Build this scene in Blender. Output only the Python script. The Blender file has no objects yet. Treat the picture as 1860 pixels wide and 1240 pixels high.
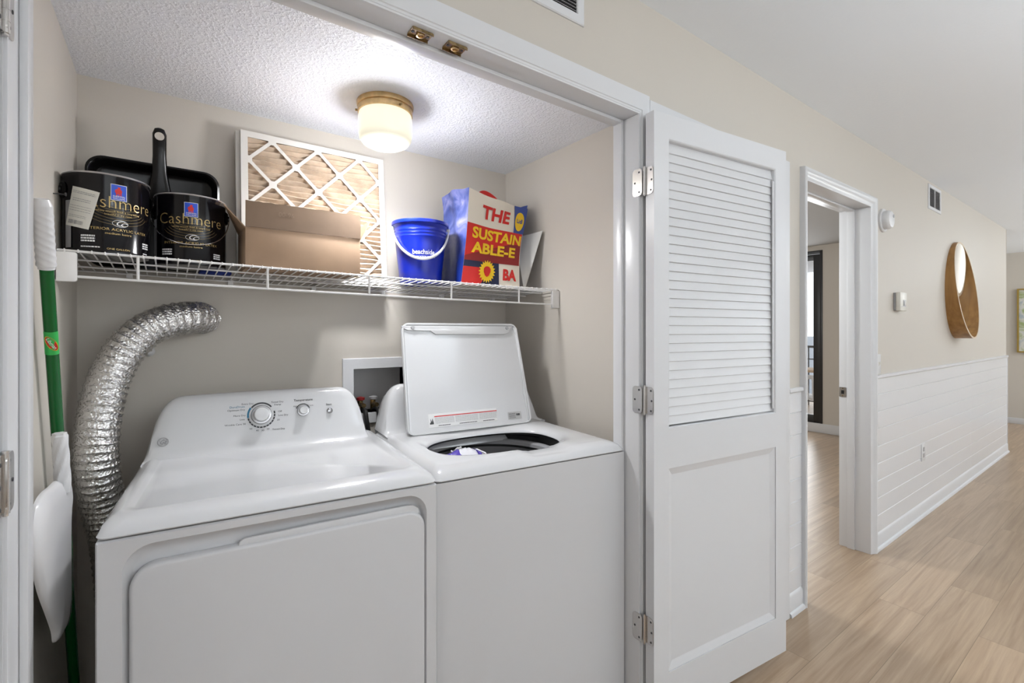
import bpy, bmesh, math, random
from mathutils import Vector, Matrix
random.seed(7)
R = math.radians
PI = math.pi
sc = bpy.context.scene
C = sc.collection

# ------------------------------------------------------------------ camera
cam_d = bpy.data.cameras.new('camera')
cam = bpy.data.objects.new('camera', cam_d)
C.objects.link(cam)
cam.location = (0, 0, 1.33)
cam.rotation_euler = (R(90), 0, R(-35.9))
cam_d.sensor_width = 36
cam_d.lens = 36 * 863 / 1860
cam_d.shift_y = -20 / 1860
cam_d.clip_start = 0.02
cam_d.clip_end = 3000
sc.camera = cam

# ------------------------------------------------------------------ world, exposure, big lights
w = bpy.data.worlds.new('world')
sc.world = w
w.use_nodes = True
bg = w.node_tree.nodes['Background']
bg.inputs[0].default_value = (0.93, 0.97, 1.0, 1)
bg.inputs[1].default_value = 1.2
sc.view_settings.view_transform = 'Standard'
sc.view_settings.look = 'None'
sc.view_settings.exposure = 0.35
sc.view_settings.gamma = 1
sc.view_settings.use_curve_mapping = False


def area(name, loc, rot, sx, sy, power, col=(1, 1, 1), spread=180):
    l = bpy.data.lights.new(name, 'AREA')
    l.shape = 'RECTANGLE'
    l.size, l.size_y = sx, sy
    l.energy = power
    l.color = col
    l.spread = R(spread)
    o = bpy.data.objects.new(name, l)
    C.objects.link(o)
    o.location = loc
    o.rotation_euler = rot
    return o


def globe(name, loc, power, col=(0.93, 0.97, 1.0), r=0.14):
    l = bpy.data.lights.new(name, 'POINT')
    l.energy = power; l.color = col; l.shadow_soft_size = r
    o = bpy.data.objects.new(name, l); C.objects.link(o); o.location = loc
    return o


# unseen point lights: sconces follow the closet shadows, the other lamps are added fill
globe('hall_sconce', (0.60, -1.0, 1.82), 3.3, r=0.05)
globe('hall_sconce', (0.98, -1.0, 1.82), 3.3, r=0.05)
globe('hall_fill', (2.5, -1.0, 2.1), 6)
area('left_end_fill', (-1.95, -0.4, 1.5), (R(90), 0, R(-90)), 1.3, 1.6, 9, (0.95, 0.98, 1.0))  # added fill in front of the solid left wall, no window there
globe('hall_fill', (6.2, -0.95, 2.2), 4.5)
globe('living_room_fill', (8.6, -0.6, 2.1), 20)
globe('bedroom_fill', (2.7, 2.7, 2.0), 62)
# added upward panels that brighten the ceiling; no floor lamp stands there
area('ceiling_fill', (2.2, -1.3, 1.7), (R(180), 0, 0), 0.5, 0.5, 33, (0.86, 0.94, 1.0))
area('ceiling_fill', (5.6, -1.3, 1.7), (R(180), 0, 0), 0.5, 0.5, 26, (0.86, 0.94, 1.0))
area('ceiling_fill', (8.8, -0.6, 1.7), (R(180), 0, 0), 0.5, 0.5, 14, (0.9, 0.96, 1.0))
# daylight coming through the window openings of the opposite wall and the living room
area('window_daylight', (0.6, -1.98, 1.45), (R(90), 0, 0), 2.0, 1.3, 6, (0.95, 0.98, 1.0))
area('window_daylight', (5.0, -1.98, 1.45), (R(90), 0, 0), 2.6, 1.5, 7, (0.95, 0.98, 1.0))
area('window_daylight', (8.7, -1.98, 1.3), (R(90), 0, 0), 1.9, 2.1, 16, (0.95, 0.98, 1.0))
area('balcony_daylight', (7.15, 3.72, 1.3), (R(90), 0, R(90)), 2.0, 2.1, 45, (0.95, 0.98, 1.0))

# ------------------------------------------------------------------ materials
MC = {}


def mat(name, col, rough=0.5, metal=0.0, bump=None, var=None, emit=None, spec=0.5, coat=0.0, alpha=None, trans=None):
    if name in MC:
        return MC[name]
    m = bpy.data.materials.new(name)
    m.use_nodes = True
    nt = m.node_tree
    b = nt.nodes['Principled BSDF']
    b.inputs['Base Color'].default_value = (*col, 1)
    b.inputs['Roughness'].default_value = rough
    b.inputs['Metallic'].default_value = metal
    b.inputs['Specular IOR Level'].default_value = spec
    b.inputs['Coat Weight'].default_value = coat
    b.inputs['Coat Roughness'].default_value = 0.05
    if emit:
        b.inputs['Emission Color'].default_value = (*emit[0], 1)
        b.inputs['Emission Strength'].default_value = emit[1]
    if alpha is not None:
        b.inputs['Alpha'].default_value = alpha
    if trans:
        b.inputs['Transmission Weight'].default_value = trans
    tc = nt.nodes.new('ShaderNodeTexCoord')
    if var:  # (scale, amount)
        n = nt.nodes.new('ShaderNodeTexNoise')
        n.inputs['Scale'].default_value = var[0]
        n.inputs['Detail'].default_value = 4
        nt.links.new(tc.outputs['Object'], n.inputs['Vector'])
        cr = nt.nodes.new('ShaderNodeValToRGB')
        a = var[1]
        cr.color_ramp.elements[0].position = 0.3
        cr.color_ramp.elements[1].position = 0.7
        cr.color_ramp.elements[0].color = (*[max(0, c * (1 - a)) for c in col], 1)
        cr.color_ramp.elements[1].color = (*[min(1, c * (1 + a)) for c in col], 1)
        nt.links.new(n.outputs['Fac'], cr.inputs['Fac'])
        nt.links.new(cr.outputs['Color'], b.inputs['Base Color'])
    if bump:  # (scale, strength, distance, detail)
        n = nt.nodes.new('ShaderNodeTexNoise')
        n.inputs['Scale'].default_value = bump[0]
        n.inputs['Detail'].default_value = bump[3] if len(bump) > 3 else 2
        nt.links.new(tc.outputs['Object'], n.inputs['Vector'])
        bu = nt.nodes.new('ShaderNodeBump')
        bu.inputs['Strength'].default_value = bump[1]
        bu.inputs['Distance'].default_value = bump[2]
        nt.links.new(n.outputs['Fac'], bu.inputs['Height'])
        nt.links.new(bu.outputs['Normal'], b.inputs['Normal'])
    MC[name] = m
    return m


M_wall = mat('beige_wall_paint', (0.575, 0.535, 0.478), 0.5, bump=(260, 0.12, 0.001), spec=0.35)
M_ceil = mat('ceiling_paint', (0.86, 0.89, 0.93), 0.8, bump=(90, 0.2, 0.003, 3))
M_trim = mat('white_trim_paint', (0.665, 0.67, 0.685), 0.28)
M_ship = mat('white_shiplap_paint', (0.69, 0.695, 0.71), 0.22, bump=(18, 0.08, 0.002))
M_appl = mat('white_enamel', (0.60, 0.605, 0.615), 0.13, coat=0.3)
M_cab = mat('white_cabinet_enamel', (0.60, 0.60, 0.612), 0.30, bump=(500, 0.04, 0.0005))
M_plw = mat('white_plastic', (0.68, 0.68, 0.69), 0.3)
M_plg = mat('grey_plastic', (0.35, 0.35, 0.36), 0.35)
M_wire = mat('white_vinyl_wire', (0.80, 0.79, 0.78), 0.3)
M_black = mat('black_plastic', (0.004, 0.0035, 0.0035), 0.22, spec=0.3)
M_blackm = mat('black_rubber', (0.006, 0.006, 0.006), 0.6)
M_frame = mat('black_aluminium', (0.015, 0.015, 0.016), 0.4)
M_nick = mat('satin_nickel', (0.62, 0.60, 0.58), 0.25, 1.0, bump=(60, 0.1, 0.001))
M_chrome = mat('chrome', (0.8, 0.8, 0.8), 0.12, 1.0)
M_brass = mat('brushed_brass', (0.62, 0.44, 0.22), 0.3, 1.0, var=(40, 0.2))
M_brassd = mat('tarnished_brass', (0.33, 0.24, 0.12), 0.35, 1.0, var=(60, 0.5))
M_blue = mat('blue_plastic', (0.003, 0.016, 0.32), 0.28)
M_green = mat('green_plastic', (0.0, 0.10, 0.016), 0.25)
M_greenl = mat('green_label', (0.03, 0.42, 0.08), 0.3)
M_red = mat('red_print', (0.62, 0.016, 0.012), 0.45)
M_dred = mat('maroon_print', (0.25, 0.012, 0.012), 0.45)
M_cream = mat('cream_print', (0.78, 0.71, 0.60), 0.45)
M_yellow = mat('yellow_print', (0.88, 0.56, 0.012), 0.45)
M_navy = mat('navy_print', (0.012, 0.018, 0.06), 0.4)
M_bagblue = mat('bag_blue_print', (0.035, 0.07, 0.30), 0.4)
M_gold = mat('gold_print', (0.50, 0.36, 0.14), 0.3, 0.4)
M_white = mat('white_print', (0.82, 0.82, 0.82), 0.4)
M_grey = mat('grey_print', (0.30, 0.30, 0.31), 0.5)
M_dgrey = mat('dark_grey_print', (0.03, 0.03, 0.035), 0.5)
M_steelb = mat('brushed_steel', (0.52, 0.52, 0.53), 0.33, 1.0, bump=(40, 0.1, 0.001))
M_logo = mat('logo_blue_print', (0.01, 0.07, 0.55), 0.35)
M_can = mat('black_can_label', (0.004, 0.0035, 0.005), 0.14, spec=0.35)
M_teal = mat('teal_print', (0.02, 0.16, 0.28), 0.4)
M_sticker = mat('sticker_paper', (0.70, 0.69, 0.63), 0.5)
M_dark = mat('recess_shade_black', (0.01, 0.01, 0.01), 0.9)  # near-black colour stands for shade inside the vents and latch hole
M_purple = mat('purple_film', (0.06, 0.03, 0.36), 0.25)
M_film = mat('clear_white_film', (0.72, 0.72, 0.76), 0.18)
M_box = mat('cardboard', (0.36, 0.24, 0.155), 0.75, var=(14, 0.06), bump=(300, 0.1, 0.0006))
M_boxd = mat('cardboard_inside', (0.17, 0.112, 0.072), 0.8, var=(14, 0.08))
M_brownp = mat('faded_marker', (0.22, 0.15, 0.10), 0.7)
M_card = mat('white_card', (0.66, 0.64, 0.60), 0.55)
M_paper = mat('pale_paper', (0.62, 0.61, 0.58), 0.5)
M_teak = mat('teak_top', (0.45, 0.30, 0.18), 0.5)
M_deck = mat('balcony_concrete', (0.6, 0.6, 0.58), 0.8)
M_goldf = mat('gold_frame', (0.42, 0.29, 0.07), 0.35, 0.6)
M_sea = mat('sea_water', (0.10, 0.14, 0.20), 0.4)


def special_materials():
    global M_floor, M_popcorn, M_wood, M_foil, M_pleat, M_lamp, M_glass, M_mirror, M_paint, M_gusset, M_bumpw
    # floor planks
    m = bpy.data.materials.new('oak_plank_floor'); m.use_nodes = True; nt = m.node_tree; b = nt.nodes['Principled BSDF']
    N = nt.nodes.new; Lk = nt.links.new
    tc = N('ShaderNodeTexCoord')
    mp = N('ShaderNodeMapping'); mp.inputs['Location'].default_value = (0.35, 0.055, 0)
    Lk(tc.outputs['Object'], mp.inputs['Vector'])
    br = N('ShaderNodeTexBrick')
    br.offset = 0.37; br.squash = 1
    br.inputs['Color1'].default_value = (0.0, 0.0, 0.0, 1)
    br.inputs['Color2'].default_value = (1, 1, 1, 1)
    br.inputs['Mortar'].default_value = (0.5, 0.5, 0.5, 1)
    br.inputs['Scale'].default_value = 1
    br.inputs['Mortar Size'].default_value = 0.0010
    br.inputs['Brick Width'].default_value = 1.22
    br.inputs['Row Height'].default_value = 0.18
    Lk(mp.outputs['Vector'], br.inputs['Vector'])
    mp2 = N('ShaderNodeMapping'); mp2.inputs['Scale'].default_value = (0.9, 22, 1)
    Lk(tc.outputs['Object'], mp2.inputs['Vector'])
    addv = N('ShaderNodeVectorMath'); addv.operation = 'ADD'
    sep = N('ShaderNodeVectorMath'); sep.operation = 'SCALE'; sep.inputs['Scale'].default_value = 13
    Lk(br.outputs['Color'], sep.inputs[0]); Lk(mp2.outputs['Vector'], addv.inputs[0]); Lk(sep.outputs['Vector'], addv.inputs[1])
    n = N('ShaderNodeTexNoise'); n.inputs['Scale'].default_value = 1.6; n.inputs['Detail'].default_value = 6; n.inputs['Roughness'].default_value = 0.62
    n.inputs['Distortion'].default_value = 0.6
    Lk(addv.outputs['Vector'], n.inputs['Vector'])
    cr = N('ShaderNodeValToRGB'); cr.color_ramp.elements[0].position = 0.3; cr.color_ramp.elements[1].position = 0.72
    cr.color_ramp.elements[0].color = (0.30, 0.204, 0.130, 1); cr.color_ramp.elements[1].color = (0.475, 0.355, 0.245, 1)
    Lk(n.outputs['Fac'], cr.inputs['Fac'])
    hv = N('ShaderNodeHueSaturation')
    mr = N('ShaderNodeMapRange'); mr.inputs['To Min'].default_value = 0.82; mr.inputs['To Max'].default_value = 1.16
    Lk(br.outputs['Color'], mr.inputs['Value']); Lk(mr.outputs['Result'], hv.inputs['Value'])
    Lk(cr.outputs['Color'], hv.inputs['Color'])
    mx = N('ShaderNodeMix'); mx.data_type = 'RGBA'; mx.inputs['B'].default_value = (0.16, 0.11, 0.07, 1)
    ms = N('ShaderNodeMath'); ms.operation = 'MULTIPLY'; ms.inputs[1].default_value = 0.8
    Lk(br.outputs['Fac'], ms.inputs[0]); Lk(ms.outputs[0], mx.inputs['Factor'])
    Lk(hv.outputs['Color'], mx.inputs['A']); Lk(mx.outputs['Result'], b.inputs['Base Color'])
    b.inputs['Roughness'].default_value = 0.30
    bu = N('ShaderNodeBump'); bu.inputs['Strength'].default_value = 0.12; bu.inputs['Distance'].default_value = 0.002
    Lk(n.outputs['Fac'], bu.inputs['Height']); Lk(bu.outputs['Normal'], b.inputs['Normal'])
    M_floor = m
    # popcorn ceiling
    m = bpy.data.materials.new('popcorn_ceiling'); m.use_nodes = True; nt = m.node_tree; b = nt.nodes['Principled BSDF']
    N = nt.nodes.new; Lk = nt.links.new
    b.inputs['Base Color'].default_value = (0.87, 0.90, 0.96, 1); b.inputs['Roughness'].default_value = 0.4
    tc = N('ShaderNodeTexCoord')
    n = N('ShaderNodeTexNoise'); n.inputs['Scale'].default_value = 120; n.inputs['Detail'].default_value = 3
    cr = N('ShaderNodeValToRGB'); cr.color_ramp.elements[0].position = 0.45; cr.color_ramp.elements[1].position = 0.66
    Lk(tc.outputs['Object'], n.inputs['Vector']); Lk(n.outputs['Fac'], cr.inputs['Fac'])
    bu = N('ShaderNodeBump'); bu.inputs['Strength'].default_value = 0.45; bu.inputs['Distance'].default_value = 0.004
    Lk(cr.outputs['Color'], bu.inputs['Height']); Lk(bu.outputs['Normal'], b.inputs['Normal'])
    M_popcorn = m
    # veneer
    def wood(name, c0, c1, scale, rough):
        m = bpy.data.materials.new(name); m.use_nodes = True; nt = m.node_tree; b = nt.nodes['Principled BSDF']
        N = nt.nodes.new; Lk = nt.links.new
        tc = N('ShaderNodeTexCoord'); mp = N('ShaderNodeMapping'); mp.inputs['Scale'].default_value = scale
        n = N('ShaderNodeTexNoise'); n.inputs['Scale'].default_value = 2; n.inputs['Detail'].default_value = 5
        cr = N('ShaderNodeValToRGB'); cr.color_ramp.elements[0].position = 0.3; cr.color_ramp.elements[1].position = 0.7
        cr.color_ramp.elements[0].color = (*c0, 1); cr.color_ramp.elements[1].color = (*c1, 1)
        Lk(tc.outputs['Object'], mp.inputs['Vector']); Lk(mp.outputs['Vector'], n.inputs['Vector'])
        Lk(n.outputs['Fac'], cr.inputs['Fac']); Lk(cr.outputs['Color'], b.inputs['Base Color'])
        b.inputs['Roughness'].default_value = rough
        return m
    M_wood = wood('walnut_veneer', (0.25, 0.115, 0.028), (0.40, 0.21, 0.06), (14, 14, 1.6), 0.4)
    # foil
    m = bpy.data.materials.new('crinkled_foil'); m.use_nodes = True; nt = m.node_tree; b = nt.nodes['Principled BSDF']
    N = nt.nodes.new; Lk = nt.links.new
    b.inputs['Base Color'].default_value = (0.86, 0.855, 0.85, 1); b.inputs['Metallic'].default_value = 1; b.inputs['Roughness'].default_value = 0.26
    tc = N('ShaderNodeTexCoord')
    v = N('ShaderNodeTexVoronoi'); v.inputs['Scale'].default_value = 130; v.feature = 'F1'
    n = N('ShaderNodeTexNoise'); n.inputs['Scale'].default_value = 60; n.inputs['Detail'].default_value = 5; n.inputs['Distortion'].default_value = 2.0
    Lk(tc.outputs['Object'], v.inputs['Vector']); Lk(tc.outputs['Object'], n.inputs['Vector'])
    ad = N('ShaderNodeMath'); ad.operation = 'ADD'; Lk(v.outputs['Distance'], ad.inputs[0]); Lk(n.outputs['Fac'], ad.inputs[1])
    bu = N('ShaderNodeBump'); bu.inputs['Strength'].default_value = 0.6; bu.inputs['Distance'].default_value = 0.0045
    Lk(ad.outputs[0], bu.inputs['Height']); Lk(bu.outputs['Normal'], b.inputs['Normal'])
    M_foil = m
    M_pleat = mat('pleated_filter_cloth', (0.56, 0.45, 0.345), 0.9, bump=(45, 0.35, 0.006, 3), var=(22, 0.16))
    # lamp glass
    m = bpy.data.materials.new('lit_opal_glass'); m.use_nodes = True; nt = m.node_tree; b = nt.nodes['Principled BSDF']
    N = nt.nodes.new; Lk = nt.links.new
    b.inputs['Base Color'].default_value = (0.3, 0.3, 0.28, 1); b.inputs['Roughness'].default_value = 0.2
    b.inputs['Emission Color'].default_value = (1.0, 0.93, 0.72, 1)
    tc = N('ShaderNodeTexCoord'); sx = N('ShaderNodeSeparateXYZ'); cr = N('ShaderNodeValToRGB'); mr = N('ShaderNodeMapRange')
    mr.inputs['From Min'].default_value = -0.155; mr.inputs['From Max'].default_value = -0.03
    Lk(tc.outputs['Object'], sx.inputs[0]); Lk(sx.outputs['Z'], mr.inputs['Value']); Lk(mr.outputs['Result'], cr.inputs['Fac'])
    el = cr.color_ramp.elements
    el[0].position = 0.0; el[0].color = (0.84, 0.84, 0.84, 1); el[1].position = 1.0; el[1].color = (0.70, 0.70, 0.70, 1)
    for p_, v_ in ((0.10, 0.80), (0.22, 0.58), (0.36, 0.70)):
        e_ = el.new(p_); e_.color = (v_, v_, v_, 1)
    Lk(cr.outputs['Color'], b.inputs['Emission Strength'])
    M_lamp = m
    M_glass = bpy.data.materials.new('window_glass'); M_glass.use_nodes = True; nt = M_glass.node_tree
    for q in list(nt.nodes): nt.nodes.remove(q)
    o = nt.nodes.new('ShaderNodeOutputMaterial'); t = nt.nodes.new('ShaderNodeBsdfTransparent'); g = nt.nodes.new('ShaderNodeBsdfGlossy')
    g.inputs['Roughness'].default_value = 0.02
    mx = nt.nodes.new('ShaderNodeMixShader'); mx.inputs[0].default_value = 0.06
    nt.links.new(t.outputs[0], mx.inputs[1]); nt.links.new(g.outputs[0], mx.inputs[2]); nt.links.new(mx.outputs[0], o.inputs[0])
    M_mirror = mat('mirror_silver', (0.9, 0.9, 0.9), 0.01, 1.0)
    # abstract painting
    def blotch(name, cols, scale, rough=0.5):
        m = bpy.data.materials.new(name); m.use_nodes = True; nt = m.node_tree; b = nt.nodes['Principled BSDF']
        N = nt.nodes.new; Lk = nt.links.new
        tc = N('ShaderNodeTexCoord'); n = N('ShaderNodeTexNoise'); n.inputs['Scale'].default_value = scale; n.inputs['Detail'].default_value = 5; n.inputs['Distortion'].default_value = 0.8
        cr = N('ShaderNodeValToRGB')
        el = cr.color_ramp.elements
        k = len(cols)
        while len(el) < k: el.new(0.5)
        for i, c in enumerate(cols):
            el[i].position = 0.28 + 0.44 * i / (k - 1); el[i].color = (*c, 1)
        Lk(tc.outputs['Object'], n.inputs['Vector']); Lk(n.outputs['Fac'], cr.inputs['Fac']); Lk(cr.outputs['Color'], b.inputs['Base Color'])
        b.inputs['Roughness'].default_value = rough
        return m
    M_paint = blotch('abstract_paint', [(0.05, 0.08, 0.10), (0.25, 0.35, 0.45), (0.65, 0.65, 0.62), (0.30, 0.38, 0.16), (0.7, 0.68, 0.6)], 5)
    M_gusset = blotch('bag_gusset_print', [(0.015, 0.03, 0.16), (0.06, 0.09, 0.30), (0.16, 0.18, 0.42), (0.34, 0.33, 0.52)], 15, 0.35)
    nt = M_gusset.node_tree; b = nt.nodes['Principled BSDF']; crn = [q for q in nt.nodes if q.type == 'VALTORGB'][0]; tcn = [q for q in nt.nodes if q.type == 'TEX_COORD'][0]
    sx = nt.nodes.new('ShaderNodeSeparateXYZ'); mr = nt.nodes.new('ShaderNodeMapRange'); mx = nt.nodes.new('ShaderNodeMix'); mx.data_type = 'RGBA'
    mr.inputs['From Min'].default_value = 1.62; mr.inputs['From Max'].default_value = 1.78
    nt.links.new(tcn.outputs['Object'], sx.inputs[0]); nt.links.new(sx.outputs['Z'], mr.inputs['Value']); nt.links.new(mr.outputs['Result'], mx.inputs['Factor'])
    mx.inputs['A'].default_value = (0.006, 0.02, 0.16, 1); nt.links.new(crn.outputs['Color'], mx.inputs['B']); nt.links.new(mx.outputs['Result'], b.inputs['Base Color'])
special_materials()

# ------------------------------------------------------------------ mesh helpers


MARKS = {}


def bm_new():
    b = bmesh.new()
    MARKS.pop(id(b), None)
    return b


def box(bm, x0, x1, y0, y1, z0, z1):
    v = [bm.verts.new((x, y, z)) for x in (x0, x1) for y in (y0, y1) for z in (z0, z1)]
    for f in ((0, 1, 3, 2), (4, 6, 7, 5), (0, 4, 5, 1), (2, 3, 7, 6), (0, 2, 6, 4), (1, 5, 7, 3)):
        bm.faces.new([v[i] for i in f])
    return v


def bevel_all(bm, w, seg=2, ang=30):
    bm.normal_update()
    es = [e for e in bm.edges if len(e.link_faces) == 2 and e.calc_face_angle(0) > R(ang)]
    if es:
        bmesh.ops.bevel(bm, geom=es, offset=w, segments=seg, profile=0.5, affect='EDGES', clamp_overlap=True)


def loft(bm, rings, closed=True, cap0=False, cap1=False):
    vr = [[bm.verts.new(p) for p in r] for r in rings]
    for a, b in zip(vr, vr[1:]):
        n = len(a)
        for i in range(n if closed else n - 1):
            j = (i + 1) % n
            bm.faces.new((a[i], a[j], b[j], b[i]))
    if cap0: bm.faces.new(list(reversed(vr[0])))
    if cap1: bm.faces.new(vr[-1])
    return vr


def tube(bm, pts, r, seg=8, caps=True):
    pts = [Vector(p) for p in pts]
    rings = []
    up = None
    for i, p in enumerate(pts):
        if i == 0: t = pts[1] - p
        elif i == len(pts) - 1: t = p - pts[i - 1]
        else: t = pts[i + 1] - pts[i - 1]
        t.normalize()
        if up is None:
            up = Vector((0, 0, 1)) if abs(t.z) < 0.9 else Vector((1, 0, 0))
        n = (up - t * up.dot(t)).normalized()
        up = n
        b = t.cross(n)
        rr = r[i] if isinstance(r, (list, tuple)) else r
        rings.append([p + (n * math.cos(2 * PI * k / seg) + b * math.sin(2 * PI * k / seg)) * rr for k in range(seg)])
    return loft(bm, rings, True, caps, caps)


def lathe(bm, prof, seg=48, center=(0, 0, 0), axis='z', cap=True):
    rings = []
    for r, z in prof:
        ring = []
        for k in range(seg):
            a = 2 * PI * k / seg
            if axis == 'z': p = (center[0] + r * math.cos(a), center[1] + r * math.sin(a), center[2] + z)
            elif axis == 'y': p = (center[0] + r * math.cos(a), center[1] - z, center[2] + r * math.sin(a))
            else: p = (center[0] + z, center[1] + r * math.cos(a), center[2] + r * math.sin(a))
            ring.append(p)
        rings.append(ring)
    return loft(bm, rings, True, cap, cap)


def prism(bm, pts, axis, a0, a1):
    """extrude 2D polygon pts along axis from a0 to a1"""
    def mk(p, a):
        if axis == 'x': return (a, p[0], p[1])
        if axis == 'y': return (p[0], a, p[1])
        return (p[0], p[1], a)
    return loft(bm, [[mk(p, a0) for p in pts], [mk(p, a1) for p in pts]], True, True, True)


def rrect(x0, x1, z0, z1, r, n=6):
    out = []
    for cx, cz, a0 in ((x1 - r, z1 - r, 0), (x0 + r, z1 - r, 90), (x0 + r, z0 + r, 180), (x1 - r, z0 + r, 270)):
        for k in range(n + 1):
            a = R(a0 + 90 * k / n)
            out.append((cx + r * math.cos(a), cz + r * math.sin(a)))
    return out


def rrect_d(x0, x1, y0, y1, r, n=10, m=26):
    p = rrect(x0, x1, y0, y1, r, n)
    out = []
    for c in range(4):
        out += p[c * (n + 1):(c + 1) * (n + 1)]
        a, b_ = p[(c + 1) * (n + 1) - 1], p[((c + 1) * (n + 1)) % len(p)]
        out += [(a[0] + (b_[0] - a[0]) * k / m, a[1] + (b_[1] - a[1]) * k / m) for k in range(1, m)]
    return out


SEP = {'screw', 'wall_clip', 'levelling_foot', 'lid_bumper', 'handle_pin', 'side_strip', 'crimped_seam', 'purple_band', 'baluster', 'long_rod', 'toggle', 'socket', 'rail', 'duct_rib'}


def pieces_of(bm, ranges):
    """lists of faces: one per marked range, the rest together"""
    fs = list(bm.faces)
    used = set(); out = []
    for a, b_ in ranges:
        out.append((True, fs[a:b_])); used.update(range(a, b_))
    rest = [f for i, f in enumerate(fs) if i not in used]
    if rest: out.append((False, rest))
    return out


def islands(bm):
    seen = set(); out = []
    for f in bm.faces:
        if f in seen: continue
        st = [f]; seen.add(f); grp = []
        while st:
            g = st.pop(); grp.append(g)
            for v in g.verts:
                for h in v.link_faces:
                    if h not in seen: seen.add(h); st.append(h)
        out.append(grp)
    return out


def sub_bm(faces):
    nb = bmesh.new(); mp = {}
    for f in faces:
        for v in f.verts:
            if v not in mp: mp[v] = nb.verts.new(v.co)
        nb.faces.new([mp[v] for v in f.verts])
    return nb


class Many(list):
    def __setitem__(self, k, v):
        for o in self: o[k] = v


def obj(name, bm, m, parent=None, smooth=35, bev=None, loc=None):
    rg = MARKS.pop(id(bm), None)
    if rg and not bev and len(rg) > 0 and parent is not None:
        gs = pieces_of(bm, rg)
        if len(gs) > 1:
            res = Many()
            for is_text, fs in gs:
                nm = name if is_text or not name.endswith('lettering') else 'printed_ornament'
                res.append(obj(nm, sub_bm(fs), m, parent, smooth, None, loc))
            bm.free()
            return res
    if name in SEP:
        if bev: bevel_all(bm, bev)
        gs = islands(bm)
        if len(gs) > 1:
            res = Many(obj(name, sub_bm(g), m, parent, smooth, None, loc) for g in gs)
            bm.free()
            return res
        bev = None
    if name == 'printed_ornament':
        gs = islands(bm)
        if 1 < len(gs) <= 4:
            res = Many(obj('printed_mark', sub_bm(g), m, parent, smooth, None, loc) for g in gs)
            bm.free()
            return res
    if bev: bevel_all(bm, bev)
    bmesh.ops.recalc_face_normals(bm, faces=bm.faces)
    me = bpy.data.meshes.new(name)
    bm.to_mesh(me); bm.free()
    if m: me.materials.append(m)
    if smooth:
        me.polygons.foreach_set('use_smooth', [True] * len(me.polygons))
        me.set_sharp_from_angle(angle=R(smooth))
    o = bpy.data.objects.new(name, me)
    C.objects.link(o)
    if parent: o.parent = parent
    if loc: o.location = loc
    return o


def thing(name, label, cat, loc=(0, 0, 0), rotz=0, group=None):
    o = bpy.data.objects.new(name, None)
    o.empty_display_size = 0.05
    C.objects.link(o)
    o.location = loc
    o.rotation_euler = (0, 0, R(rotz))
    o['label'] = label; o['category'] = cat
    if group: o['group'] = group
    return o


def tag(o, label, cat, group=None, kind=None):
    o['label'] = label; o['category'] = cat
    if group: o['group'] = group
    if kind: o['kind'] = kind
    return o


def struct(name, bm, m, parent=None, bev=None, smooth=35):
    o = obj(name, bm, m, parent, bev=bev, smooth=smooth)
    if not parent: o['kind'] = 'structure'
    return o


def struct_box(name, dims, m, bev=None, parent=None):
    bm = bm_new(); box(bm, *dims)
    return struct(name, bm, m, parent, bev)


def sroot(name, loc=(0, 0, 0), rotz=0):
    o = bpy.data.objects.new(name, None); C.objects.link(o); o.location = loc; o.rotation_euler = (0, 0, R(rotz)); o['kind'] = 'structure'
    return o


def text_mesh(txt, size, bold=0.0, align='CENTER', extrude=0.0, sx=1.0, shear=0.0, res=3):
    cu = bpy.data.curves.new('t', 'FONT')
    cu.body = txt; cu.size = size; cu.align_x = align; cu.offset = bold; cu.extrude = extrude
    cu.shear = shear; cu.resolution_u = res
    o = bpy.data.objects.new('t', cu); C.objects.link(o)
    dg = bpy.context.evaluated_depsgraph_get()
    me = bpy.data.meshes.new_from_object(o.evaluated_get(dg))
    vs = [(v.co.x * sx, v.co.y, v.co.z) for v in me.vertices]
    fs = [tuple(p.vertices) for p in me.polygons]
    bpy.data.objects.remove(o); bpy.data.curves.remove(cu); bpy.data.meshes.remove(me)
    return vs, fs


def add_text(bm, fn, txt, size, u=0, v=0, **kw):
    """fn maps (u, v, lift) to a point"""
    vs, fs = text_mesh(txt, size, **kw)
    vv = [bm.verts.new(fn(u + p[0], v + p[1], p[2])) for p in vs]
    n0 = len(bm.faces)
    for f in fs:
        try: bm.faces.new([vv[i] for i in f])
        except ValueError: pass
    MARKS.setdefault(id(bm), []).append((n0, len(bm.faces)))


def add_patch(bm, fn, poly, lift=0.0, sub=None):
    """flat polygon mapped through fn; sub=(u0,u1,v0,v1,nu) makes a grid strip"""
    if sub:
        u0, u1, v0, v1, nu = sub
        rows = [[fn(u0 + (u1 - u0) * i / nu, v, lift) for i in range(nu + 1)] for v in (v0, v1)]
        loft(bm, rows, closed=False)
    else:
        bm.faces.new([bm.verts.new(fn(p[0], p[1], lift)) for p in poly])


def cyl_fn(cx, cy, z0, r, phi0, eps=0.0006, taper=0.0):
    def fn(u, v, l=0):
        rr = r + taper * v
        a = phi0 + u / rr
        q = rr + eps + l
        return (cx + q * math.cos(a), cy + q * math.sin(a), z0 + v)
    return fn


def frame_fn(o, ux, uv, n):
    o, ux, uv, n = Vector(o), Vector(ux).normalized(), Vector(uv).normalized(), Vector(n).normalized()
    return lambda u, v, l=0: o + ux * u + uv * v + n * l


def disc(bm, fn, cu, cv, ru, rv, n=32, l=0, a0=0, a1=360):
    vs = [bm.verts.new(fn(cu + ru * math.cos(R(a0 + (a1 - a0) * k / n)), cv + rv * math.sin(R(a0 + (a1 - a0) * k / n)), l)) for k in range(n)]
    bm.faces.new(vs)


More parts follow.
